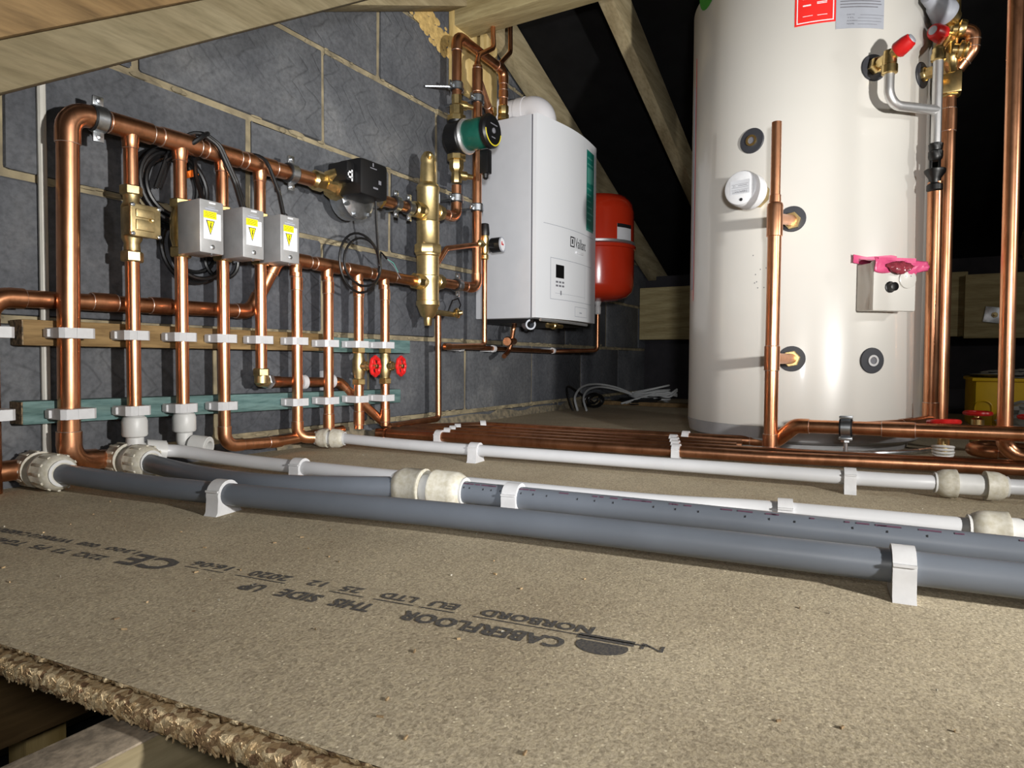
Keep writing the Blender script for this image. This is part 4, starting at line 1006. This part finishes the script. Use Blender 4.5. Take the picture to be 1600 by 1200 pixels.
# tundish
t = thing('tundish', 'black plastic tundish on the discharge pipe beside the cylinder', 'tundish', (vx, vy, .585))
MB().lathe((vx, vy, .640), (0, 0, 1), [(0, .010), (.003, .0125), (.008, .014), (.02, .014), (.022, .012), (.026, .013), (.036, .014), (.038, .010)], 10).build('upper_nut', 'black', t)
for s in (-1, 1): MB().obox((vx, vy+s*.008, .632), ((1, 0, 0), (0, 1, 0), (0, 0, 1)), (.005, .0025, .014), .001).build('bridge', 'black', t)
MB().lathe((vx, vy, .590), (0, 0, 1), [(-.016, .012), (-.013, .0155), (-.002, .0155), (.002, .011), (.012, .012), (.024, .020), (.030, .021), (.032, .019), (.022, .010)], 16).build('funnel', 'black', t)
# tall pipes right of the cylinder
t = thing('discharge_pipe', 'tall copper pipe dropping from the black tundish to the floor', 'pipe', (1.705, -1.256, .05), 'tall copper pipes right of the cylinder')
run(t, [(1.712, -1.2555, .595), (1.730, -1.2600, .065)], .0145, elbows=False); sleeve(t, (1.730, -1.260, .07), (1.7285, -1.2595, .115), .0145)
run(t, [(1.730, -1.262, .076), (1.62, -1.215, .072), (1.53, -1.14, .070)], .0120, R=.02, mat='copper_dull')
t = thing('cold_feed_pipe', 'tall copper pipe rising to the brass inlet valve beside the cylinder', 'pipe', (1.80, -1.30, .05), 'tall copper pipes right of the cylinder')
run(t, [(1.80, -1.280, .83), (1.80, -1.282, .03)], .0150); sleeve(t, (1.80, -1.280, .725), (1.80, -1.280, .775), .0150)
# inlet control group
gx, gy = 1.775, -1.2790
t = thing('inlet_control_group', 'brass inlet control group with grey knob and red cap', 'valve', (gx, gy, .80))
a = math.radians(-113.7); d = V((math.cos(a), math.sin(a), 0)); o = V((CX, CY, .845))+d*CR
m = MB(); m.lathe(o, d, [(0, .016), (.010, .016), (.012, .013), (.05, .013)], 8); m.build('cylinder_connector', 'brass', t)
MB().obox((1.795, -1.284, .828), ((1, .0, 0), (0, 1, 0), (0, 0, 1)), (.020, .019, .024), .004).build('lower_block', 'brass', t)
m = MB(); m.hexnut((1.798, -1.281, .800), (0, 0, 1), .021, .018); m.build('lower_nut', 'brass', t)
m = MB(); m.lathe((1.79, -1.282, .848), (0, 0, 1), [(0, .017), (.012, .014), (.03, .014), (.034, .0165), (.045, .0165), (.05, .014), (.11, .0155), (.16, .0155)], 16); m.build('body', 'brass', t)
MB().lathe((1.785, -1.284, .900), (.05, -1, -.25), [(0, .014), (.010, .014), (.012, .021), (.019, .021), (.022, .017), (.025, .0195), (.030, .017)], 18).build('side_outlet', 'brass', t)
MB().lathe((1.785, -1.284, .945), (.05, -1, -.20), [(0, .016), (.009, .016), (.012, .021), (.022, .019), (.025, .016)], 18).build('side_inlet', 'brass', t)
rd = V((-.80, .55, .10)).normalized(); rc = V((1.775, -1.272, .926))
m = MB(); m.lathe(rc, rd, [(-.01, .013), (.014, .013), (.018, .015)], 16); m.tube([tuple(rc), (vx, vy, .876)], .011, 12); m.build('relief_neck', 'brass', t)
ro = MB().lathe(rc+rd*.016, rd, [(0, .0155), (.004, .0185), (.026, .0170), (.032, .0145), (.034, .011)], 20).build('red_cap', 'redwheel', t)
MB().lathe(rc+rd*.0495, rd, [(0, .010), (.002, .009)], 14).build('cap_badge', 'silverlab', ro)
MB().lathe((vx, vy, .852), (0, 0, 1), [(0, .011), (.002, .0145), (.014, .0145), (.018, .012), (.026, .012)], 14).build('discharge_socket', 'brass', t)
kd = V((-.74, .50, .34)).normalized(); kc = V((1.78, -1.274, .972))
MB().lathe(kc, kd, [(-.012, .022), (.006, .024)], 20).build('knob_collar', 'brass', t)
MB().lathe(kc, kd, [(.006, .024), (.010, .028), (.020, .029), (.026, .026), (.050, .021), (.056, .017), (.080, .0155), (.082, .011)], 26).build('pressure_knob', 'silverlab', t)
t = thing('copper_return_bend', 'short copper bend on the right side of the brass control group', 'pipe', (1.77, -1.34, .85))
run(t, [(1.787, -1.300, .940), (1.790, -1.322, .932), (1.795, -1.320, .895), (1.80, -1.296, .862)], .0140, R=.016, fr=1.05)
# right-hand pipe
t = thing('copper_upright', 'tall plain copper pipe at the right edge of the picture', 'pipe', (1.545, -1.372, .02))
run(t, [(1.545, -1.366, 1.10), (1.545, -1.372, .030), (1.545, -1.75, .030)], .0128, R=.03)
t = thing('copper_return_loop', 'copper pipe lying low behind the cross run at the right edge', 'pipe', (1.62, -1.45, .02))
run(t, [(1.70, -1.75, .026), (1.70, -1.345, .026), (1.64, -1.325, .024), (1.625, -1.75, .022)], .0125, R=.026, mat='copper_dull')

# gate valves on the floor
def gate(x, y, z, lab, wr=.026, tape=True, tilt=(0, 0, 1)):
    t = thing('gate_valve', lab, 'valve', (x, y, 0), 'gate valves on the floor')
    d = V(tilt).normalized(); u, w_, _ = frame(d); c = V((x, y, z))
    P = [c+(u*math.cos(2*PI*q/40)+w_*math.sin(2*PI*q/40))*(wr+.001*math.cos(8*2*PI*q/40)) for q in range(40)]
    wh = MB().tube(P, .0052, 8, closed=True)
    for q in range(4): wh.tube([c, c+(u*math.cos(PI*q/2)+w_*math.sin(PI*q/2))*wr], .0035, 8)
    wh.build('handwheel', 'redwheel', t)
    m = MB(); m.lathe((x, y, .016), (0, 0, 1), [(0, .012), (.004, .015), (z-.064, .015), (z-.062, .011), (z-.044, .010), (z-.042, .013), (z-.030, .013), (z-.026, .006), (z-.014, .005)], 12); m.build('valve_body', 'brass', t)
    if tape:
        q = MB()
        for k in range(4): q.torus((x, y, .022+.005*k), (.1*(k-1.5), 0, 1), .0165+.001*(k % 2), .0028, 20, 6)
        q.build('thread_tape', 'ptfe', t)
gate(1.555, -1.2755, .0860, 'red wheel gate valve with white tape behind the cross run', .024, tilt=(.12, .05, 1))
gate(1.84, -1.3560, .0880, 'red wheel gate valve in front of the yellow crate', .0235, False)
gate(1.80, -1.452, .086, 'red wheel gate valve cut off by the right edge', .024, False)

# ------------------------------------------------------------------ control box with pink tape
a = math.radians(-139.5); d = V((math.cos(a), math.sin(a), 0)); u = V((-d.y, d.x, 0)); up_ = V((0, 0, 1)); o = V((CX, CY, .364))+d*(CR-.002)
t = thing('thermostat_box', 'cream thermostat box with black knob on the cylinder', 'control box', o)
MB().obox(o+d*.022, (u, d, up_), (.049, .022, .050), .003).build('housing', 'cream', t)
cv = MB().obox(o+d*.047, (u, d, up_), (.051, .006, .052), .003).build('cover', 'cream', t)
MB().lathe(o+d*.052-u*.012-up_*.002, d, [(0, .012), (.003, .012), (.004, .010), (.016, .009), (.017, .007)], 20).build('knob', 'black', cv)
MB().lathe(o+d*.0528+u*.029+up_*.016, d, [(0, .020), (.003, .020), (.004, .018)], 28).build('blank_disc', 'cream', cv)
for q in (-1, 1): MB().lathe(o+d*.0565+u*(.029+.006*q)+up_*.022, d, [(0, .0013), (.0006, .0012)], 8).build('disc_hole', 'inkgrey', cv)
pt = thing('pink_tape', 'strips of shiny pink tape stuck over the thermostat box top', 'tape', o+d*.03+up_*.05)
c0 = o+up_*.056
m = MB()
def strip(pts_, wv, nrm):
    vs_ = []
    for p in pts_: vs_ += [p-wv, p+wv]
    n_ = len(pts_); vs2 = [v-nrm*.0006 for v in vs_]
    m.add(vs_+vs2, [[2*i, 2*i+1, 2*i+3, 2*i+2] for i in range(n_-1)]+[[2*n_+2*i, 2*n_+2*i+2, 2*n_+2*i+3, 2*n_+2*i+1] for i in range(n_-1)])
strip([c0+d*.004+u*x+up_*(.006+.003*math.sin(x*60)) for x in (-.062, -.03, 0, .03, .045)], up_*.009, d)
strip([c0+d*(.002+.055*k/6)+up_*(.001+.003*math.sin(k*1.2)) - u*.005*math.sin(k) for k in range(7)]+[c0+d*.0565-up_*.012], u*.045, up_)
m.build('tape_strip', 'pink', pt)
m = MB(); nx, nz = 26, 8; vs_ = []
for i in range(nx+1):
    for j in range(nz+1):
        x = -.052+.128*i/nx; q = j/nz; dr = .030+.003*math.sin(i*.42)-.006*(i/nx > .8)
        bul = .0035*math.sin(PI*q)*(1+.6*math.sin(i*.9+j*.7))+.0015*random.random()
        vs_.append(o+d*(.0545+bul)+u*x+up_*(.060-.002*i/nx*8*0-q*dr-.006*(i/nx)))
m.add(vs_, [[i*(nz+1)+j, (i+1)*(nz+1)+j, (i+1)*(nz+1)+j+1, i*(nz+1)+j+1] for i in range(nx) for j in range(nz)])
ob = m.build('tape_bag', 'pink', pt, sharp=60); sm = ob.modifiers.new('thickness', 'SOLIDIFY'); sm.thickness = .0008
m = MB(); vs_ = []
for i in range(15):
    for j in range(7):
        x = -.030+.066*i/14; q = j/6; hgt = math.sin(PI*i/14)
        vs_.append(o+d*(.0625+.006*math.sin(PI*q)*hgt+.003*math.sin(i*1.7+j))+u*x+up_*(.052-.008*(1-hgt)-q*(.004+.024*hgt)))
m.add(vs_, [[i*7+j, (i+1)*7+j, (i+1)*7+j+1, i*7+j+1] for i in range(14) for j in range(6)])
ob = m.build('crumpled_tape', 'pink_dark', pt, sharp=50); sm = ob.modifiers.new('thickness', 'SOLIDIFY'); sm.thickness = .0008

# ------------------------------------------------------------------ plastic floor pipes
def coupling(o, d, r, L, label, mat='fit_white', gap=.010, ridges=False):
    """push-fit coupling: two collars on a slimmer body, axis d, from o"""
    o, d = V(o), V(d).normalized(); c = (L-gap)/2; R = r*1.75
    t = thing('pipe_coupling', label, 'coupling', (o.x, o.y, 0), 'white push fit couplings')
    MB().lathe(o+d*(c*.6), d, [(0, r*1.3), (L-c*1.2, r*1.3)], 24).build('body', 'fit_clean', t)
    for s, oo, dd_ in ((0, o, d), (1, o+d*L, -d)):
        k = MB().lathe(oo, dd_, [(0, r*1.02), (.0005, r*1.2), (.004, r*1.45), (.010, R*.96), (.016, R), (c-.004, R), (c-.003, R*1.02), (c, R*1.02), (c+.0005, r*1.28)], 30).build('collar', mat, t)
        MB().ring(oo-dd_*.001, dd_, r*1.01, r*1.28, .005, 26).build('release_ring', 'fit_clean', k)
        if ridges:
            u, w_, _ = frame(d); q = MB()
            for a in range(12):
                e_ = u*math.cos(2*PI*a/12)+w_*math.sin(2*PI*a/12); tt = e_.cross(d)
                q.obox(oo+dd_*(c*.55)+e_*(R-.0004), (d, tt, e_), (c*.30, .0022, .0014), .0006)
            q.build('grip_ridges', mat, k)
    return t
def floor_pipe(name, label, pts, r, mat, group):
    t = thing(name, label, 'pipe', (pts[0][0], pts[0][1], 0), group)
    P = []
    pts = [V(p) for p in pts]
    for i in range(len(pts)-1):                      # smooth catmull-rom
        p0, p1, p2, p3 = pts[max(i-1, 0)], pts[i], pts[i+1], pts[min(i+2, len(pts)-1)]
        for k in range(10):
            s = k/10; P.append(.5*((2*p1)+(p2-p0)*s+(2*p0-5*p1+4*p2-p3)*s*s+(3*p1-p0-3*p2+p3)*s**3))
    P.append(pts[-1])
    MB().tube(P, r, 22).build('pipe_length', mat, t); return t, P
RG = .0147
G1 = [(.512, -.085, .030), (.530, -.23, .0262), (.553, -.40, .0255), (.622, -.80, .0255), (.664, -1.19, .0255), (.690, -1.50, .0255), (.71, -1.9, .0255)]
t, P1 = floor_pipe('plastic_pipe', 'grey plastic pipe nearest the camera, lying across the chipboard', G1, RG, 'pipe_grey', 'grey plastic floor pipes')
G2 = [(.641, -.11, .031), (.631, -.25, .0250), (.638, -.42, .0245), (.708, -.60, .0270)]
t, P2 = floor_pipe('plastic_pipe', 'short dark grey plastic pipe between two couplings behind the nearest pipe', G2, RG, 'pipe_grey', 'grey plastic floor pipes')
G3 = [(.724, -.68, .0272), (.738, -.78, .0258), (.756, -1.0, .0255), (.772, -1.30, .0255), (.79, -1.9, .0255)]
t, P3 = floor_pipe('plastic_pipe', 'second grey plastic pipe with printed metre marks, beyond the nearest one', G3, RG, 'pipe_grey', 'grey plastic floor pipes')
m = MB()
for k in range(26):
    i = int(2+k*(len(P3)-6)/26); p = P3[i]; dv = (P3[i+1]-P3[i]).normalized(); n_ = (V((-.80, 0, .60))-dv*dv.dot(V((-.80, 0, .60)))).normalized(); q = p+n_*(RG+.0003)
    m.obox(q, (dv, n_.cross(dv), n_), (.0006, .0012, .0002))
m.build('print_marks', 'ink', t)['kind'] = 'stuff'
m = MB()
for k in range(60):
    i = random.randrange(2, len(P3)-3); p = P3[i].lerp(P3[i+1], random.random()); dv = (P3[i+1]-P3[i]).normalized(); n_ = (V((-.45, 0, .89))-dv*dv.dot(V((-.45, 0, .89)))).normalized(); q = p+n_*(RG+.0003)
    m.obox(q, (dv, n_.cross(dv), n_), (random.uniform(.002, .007), .0010, .0002))
m.build('printed_line', plain('print_purple', (.10, .045, .075), .6), t)['kind'] = 'stuff'
RW = .0113
W2 = [(.688, -.082, .042), (.715, -.105, .038), (.745, -.20, .028), (.770, -.38, .0235), (.806, -.88, .0235), (.846, -1.06, .0235), (.868, -1.265, .0235)]
t, PW2 = floor_pipe('plastic_pipe', 'white plastic pipe running just behind the grey pipes', W2, RW, 'pipe_white', 'white plastic floor pipes')
W3 = [(1.072, -.130, .028), (1.085, -.28, .0245), (1.098, -.46, .0235), (1.118, -.70, .0235), (1.150, -1.13, .0235), (1.172, -1.25, .0235)]
t, PW3 = floor_pipe('plastic_pipe', 'white plastic pipe running just in front of the copper floor pipes', W3, RW, 'pipe_white', 'white plastic floor pipes')
t, PW4 = floor_pipe('plastic_pipe', 'white plastic pipe stub beyond the right-hand coupling', [(1.185, -1.315, .0235), (1.20, -1.40, .0235), (1.235, -1.75, .0235)], RW, 'pipe_white', 'white plastic floor pipes')
coupling((.512, -.006, .030), (.02, -1, 0), .0158, .105, 'big white coupling at the far left end of the nearest grey pipe', 'fit_white', .022, True)
coupling((.637, -.026, .031), (.05, -1, 0), .0155, .100, 'big white coupling beside the foot of the large copper riser', 'fit_white', .022, True)
coupling((.713, -.588, .0272), (.13, -1, 0), .0150, .108, 'grubby white coupling joining two grey pipes in the middle of the floor', 'fit_white', .016)
coupling((1.047, -.078, .028), (.42, -1, 0), .0118, .066, 'white coupling where the copper riser meets a white pipe', 'fit_white', .010)
coupling((1.173, -1.245, .0235), (.16, -1, 0), .0120, .090, 'grubby white coupling near the right edge on the far white pipe', 'fit_white', .036)
coupling((.866, -1.262, .0235), (.12, -1, 0), .0120, .090, 'grubby white coupling cut by the right edge behind the grey pipes', 'fit_white', .020)
t, PW5 = floor_pipe('plastic_pipe', 'white plastic pipe leaving the picture behind the grey pipes', [(.875, -1.345, .0235), (.885, -1.45, .0235), (.92, -1.8, .0235)], RW, 'pipe_white', 'white plastic floor pipes')
# copper stub on the far left feeding the front coupling
t = thing('copper_stub', 'copper stub entering the far left coupling at floor level', 'pipe', (.45, -.02, .01)); run(t, [(.20, -.032, .032), (.505, -.024, .031)], RB, mat='copper_dull')
# white elbows on the first two risers
def white_elbow(x, out, label, open_=False):
    t = thing('elbow_fitting', label, 'elbow', (x, YR, .03), 'white push fit elbows'); o = V((x, YR, 0))
    MB().lathe((x, YR, .070), (0, 0, 1), [(-.012, .013), (-.002, .0140), (0, .0185), (.003, .020), (.026, .020), (.032, .018), (.036, .0125)], 26).build('collar', 'fit_clean', t)
    d = V(out).normalized(); c = V((x, YR, .046))
    p, _ = fillet([(x, YR, .066), tuple(c), tuple(c+d*.028)], .018, 6); MB().tube(p, .0140, 18).build('bend', 'fit_clean', t)
    k = MB().ring(c+d*.016, d, .0115, .0195, .030, 28).build('collar', 'fit_clean', t)
    q = MB().ring(c+d*.043, d, .0112, .0165, .005, 26); q.build('release_ring', 'fit_clean', k)
    if open_: MB().lathe(c+d*.024, d, [(0, .0112), (.001, .0112)], 20).build('bore', 'ink', k)
white_elbow(XR[0], (.80, -.35, -.12), 'white push fit elbow at the foot of the first riser')
white_elbow(XR[1]+.002, (.42, -.90, -.10), 'white push fit elbow with an open socket at the foot of the second riser', True)

# floor clips
def floor_clip(c, d, r, label, w_=.020, mat='clip'):
    c, d = V(c), V((d[0], d[1], 0)).normalized(); s = V((-d.y, d.x, 0)); z = c.z
    m = MB(); o = V((c.x, c.y, 0)); ro = r+.0045; poly = []
    bw = r+.0085
    pts = [(-bw, 0), (bw, 0), (bw-.003, .004)]
    for k in range(13):
        a = -.25+(PI+.5)*k/12; pts.append((ro*math.cos(a), z+ro*math.sin(a)))
    pts += [(-bw+.003, .004)]
    m.prism(pts, o, s, V((0, 0, 1)), d*w_)
    m.obox(o-s*(ro-.001)+V((0, 0, z+.006)), (s, d, (0, 0, 1)), (.0022, w_/2, .0012))
    return tag(m.build('floor_clip', mat), label, 'clip', 'white plastic floor clips')
def at_y(P, y):
    for i in range(len(P)-1):
        if (P[i].y-y)*(P[i+1].y-y) <= 0:
            s = (P[i].y-y)/(P[i].y-P[i+1].y); return P[i].lerp(P[i+1], s), P[i+1]-P[i]
c, d = at_y(P1, -.425); floor_clip(c, d, RG, 'white floor clip on the nearest grey pipe at the left')
c, d = at_y(P1, -1.198); floor_clip(c, d, RG, 'white floor clip on the nearest grey pipe at the right', .018)
c, d = at_y(P3, -.765); floor_clip(c, d, RG, 'white floor clip on the second grey pipe beside the grubby coupling')
c, d = at_y(PW2, -.338); floor_clip(c, d, RW, 'white floor clip on the near white pipe at the left')
c, d = at_y(PW2, -1.078); floor_clip(c, d, RW, 'white floor clip on the near white pipe at the right', .017)
c, d = at_y(PW3, -.468); floor_clip(c, d, RW, 'white floor clip on the far white pipe at the left')
c, d = at_y(PW3, -1.132); floor_clip(c, d, RW, 'white floor clip on the far white pipe below the cylinder', .017)

# copper floor pipes
rows = [((1.262, -.10), (1.280, -.23), (1.335, -.80), (1.352, -.98), (1.415, -1.26), (1.50, -1.75)),
        ((1.262, -.062), (1.345, -.24), (1.392, -.79), (1.41, -.94), (1.435, -1.2), (1.53, -1.75)),
        ((1.30, -.060), (1.405, -.24), (1.447, -.78), (1.455, -.90)),
        ((1.34, -.058), (1.47, -.24), (1.500, -.76), (1.515, -.90)),
        ((1.38, -.058), (1.560, -.20), (1.590, -.76), (1.610, -.90))]
rlab = ['copper floor pipe nearest the white pipes', 'second copper floor pipe counted from the white pipes', 'middle copper floor pipe of the five', 'fourth copper floor pipe counted from the white pipes', 'copper floor pipe farthest from the white pipes']
RP = []
for k, (r_, lab) in enumerate(zip(rows, rlab)):
    t = thing('copper_floor_pipe', lab, 'pipe', (r_[0][0], r_[0][1], 0), 'copper pipes laid across the floor')
    zz = .0185
    pts = [(a, b, zz) for a, b in r_]
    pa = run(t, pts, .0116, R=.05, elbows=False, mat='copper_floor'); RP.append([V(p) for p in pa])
    if k == 4: sleeve(t, pts[-1], V(pts[-1])+V((.002, -.03, 0)), .0116, 'copper_dull')
    if k == 0: MB().ring((1.2625, -.098, zz), (-.1, 1, 0), .0095, .0135, .006, 20).build('open_end', 'copper_dull', t)
nth = ['first', 'second', 'third', 'fourth', 'last']
for (y, side) in ((-.245, 'near the wall'), (-.805, 'beside the cylinder')):
    for k in range(5):
        yy = y+(.018*k if k < 4 else .05); 
        got = at_y(RP[k], yy)
        if got: floor_clip(got[0], got[1], .0116, 'white clip on the %s copper floor pipe %s' % (nth[k], side), .016)

# ------------------------------------------------------------------ odds and ends
t = thing('storage_crate', 'yellow plastic crate on the floor at the far right', 'crate', (2.6, -1.6, 0))
m = MB(); x0, x1, y0, y1, zt = 2.50, 2.80, -1.80, -1.405, .152
m.box(x0, x0+.006, y0, y1, 0.0, zt, .002); m.box(x1-.006, x1, y0, y1, 0, zt, .002); m.box(x0, x1, y1-.006, y1, 0, zt, .002); m.box(x0, x1, y0, y0+.006, 0, zt, .002); m.box(x0, x1, y0, y1, 0, .006, .002)
m.build('tub', 'crate', t)
MB().box(x0-.006, x1+.006, y0-.006, y1+.006, zt-.006, zt+.004, .002).build('rim', 'crate', t)
for yy in (-1.43, -1.52, -1.61, -1.70):
    p, _ = fillet([(x0-.002, yy+.022, .0), (x0-.002, yy+.022, .085), (x0-.002, yy-.022, .085), (x0-.002, yy-.022, .0)], .021, 6); MB().tube(p, .0022, 8).build('arched_rib', 'crate', t)
def crumple(name, c, sz, lab, mat, seed):
    rnd = random.Random(seed); m = MB(); n1, n2 = 20, 14; vs_ = []
    for i in range(n2+1):
        for k in range(n1):
            a = PI*i/n2; b = 2*PI*k/n1; rr = 1+.16*math.sin(3*b+2*i+seed)+.12*math.sin(7*b-3*i)+rnd.uniform(-.09, .09)
            z = math.cos(a)*sz[2]*(1+rnd.uniform(-.1, .1)); 
            vs_.append((c[0]+sz[0]*rr*math.sin(a)*math.cos(b), c[1]+sz[1]*rr*math.sin(a)*math.sin(b), c[2]+max(-sz[2]*.85, z)))
    m.add(vs_, [[i*n1+k, (i+1)*n1+k, (i+1)*n1+(k+1) % n1, i*n1+(k+1) % n1] for i in range(n2) for k in range(n1)])
    return tag(m.build(name, mat, sharp=28), lab, 'bag')
crumple('plastic_bag', (2.64, -1.58, .162), (.12, .16, .022), 'crumpled clear plastic bag lying on top of the yellow crate', 'bag', 2)
crumple('plastic_bag', (2.40, -1.545, .045), (.05, .085, .05), 'crumpled clear plastic bag on the floor in front of the yellow crate', 'bag', 5)
# cables in the far corner
def smooth(pts, n=8):
    pts = [V(p) for p in pts]; P = []
    for i in range(len(pts)-1):
        p0, p1, p2, p3 = pts[max(i-1, 0)], pts[i], pts[i+1], pts[min(i+2, len(pts)-1)]
        for k in range(n):
            s_ = k/n; P.append(.5*((2*p1)+(p2-p0)*s_+(2*p0-5*p1+4*p2-p3)*s_*s_+(3*p1-p0-3*p2+p3)*s_**3))
    return P+[pts[-1]]
t = thing('cable_coil', 'white cable arching off the wall into a loose tangle behind the cylinder', 'cable', (2.7, -.2, 0))
MB().tube(smooth([(2.40, -.10, .004), (2.44, -.07, .055), (2.56, -.05, .092), (2.72, -.05, .098), (2.88, -.08, .078), (3.0, -.13, .04), (3.08, -.22, .014)]), .0048, 8).build('arched_cable', 'cable_white', t)
MB().tube(smooth([(2.42, -.13, .004), (2.48, -.09, .050), (2.58, -.07, .080), (2.72, -.07, .086), (2.86, -.10, .066), (2.98, -.16, .03)]), .0045, 8).build('arched_cable', 'cable_white', t)
for k in range(5):
    P = loops((2.98, -.20, .020+.010*k), .085, 1, .1, (0, .12*(k-2), 1), 24, .08, .7); MB().tube(P, .0045, 7).build('coil_turn', 'cable_white', t)
for k in range(4): MB().tube(smooth([(2.78+.03*k, -.14-.01*k, .012), (2.88+.02*k, -.21, .04+.004*k), (2.95, -.27-.01*k, .062-.008*k), (2.99, -.33, .05+.012*k-.02*(k % 2))]), .0045, 7).build('loose_end', 'cable_white', t)
t = thing('cable_coil', 'black flex coiled on the floor in the far corner', 'cable', (2.6, -.1, 0))
MB().tube(smooth([(2.38, -.09, .004), (2.39, -.06, .07), (2.44, -.04, .098), (2.52, -.05, .07), (2.60, -.09, .02)]), .0035, 7).build('arched_flex', 'cable', t)
MB().tube(loops((2.60, -.09, .035), .045, 4, .15, (.3, 1, .3), 24, .15, .55), .004, 7).build('coil', 'cable', t); MB().tube(loops((2.90, -.17, .018), .09, 4, .15, (0, .05, 1), 24, .12, .6), .0045, 7).build('coil', 'cable', t)
tag(MB().box(2.84, 2.90, -.95, -.005, .0, .018, .003).build('floor_batten', 'timber_dark'), 'thin brown batten lying across the floor in the far corner', 'batten')

# scattered wood chips and swarf
def debris(name, n, rng, lab, mat, sz):
    rnd = random.Random(n); m = MB()
    for i in range(n):
        x = rnd.uniform(*rng[0]); y = rnd.uniform(*rng[1])
        if x < xedge(y)+.01: continue
        L = rnd.uniform(*sz); a = rnd.uniform(0, PI); d = V((math.cos(a), math.sin(a), 0)); s = V((-d.y, d.x, 0))
        m.obox((x, y, .0007), (d, s, (0, 0, 1)), (L, L*rnd.uniform(.15, .4), .0006))
    return tag(m.build(name, mat, org=(0, 0, 0)), lab, 'debris', kind='stuff')
debris('wood_crumbs', 45, ((.25, .62), (-1.4, -.2)), 'brown wood crumbs scattered over the chipboard', 'debris', (.0008, .0022))
debris('pale_crumbs', 40, ((.3, 1.1), (-1.4, -.2)), 'pale crumbs scattered over the chipboard', 'fit_white', (.0004, .0011))

for o in bpy.data.objects:
    if '_o' in o: del o['_o']
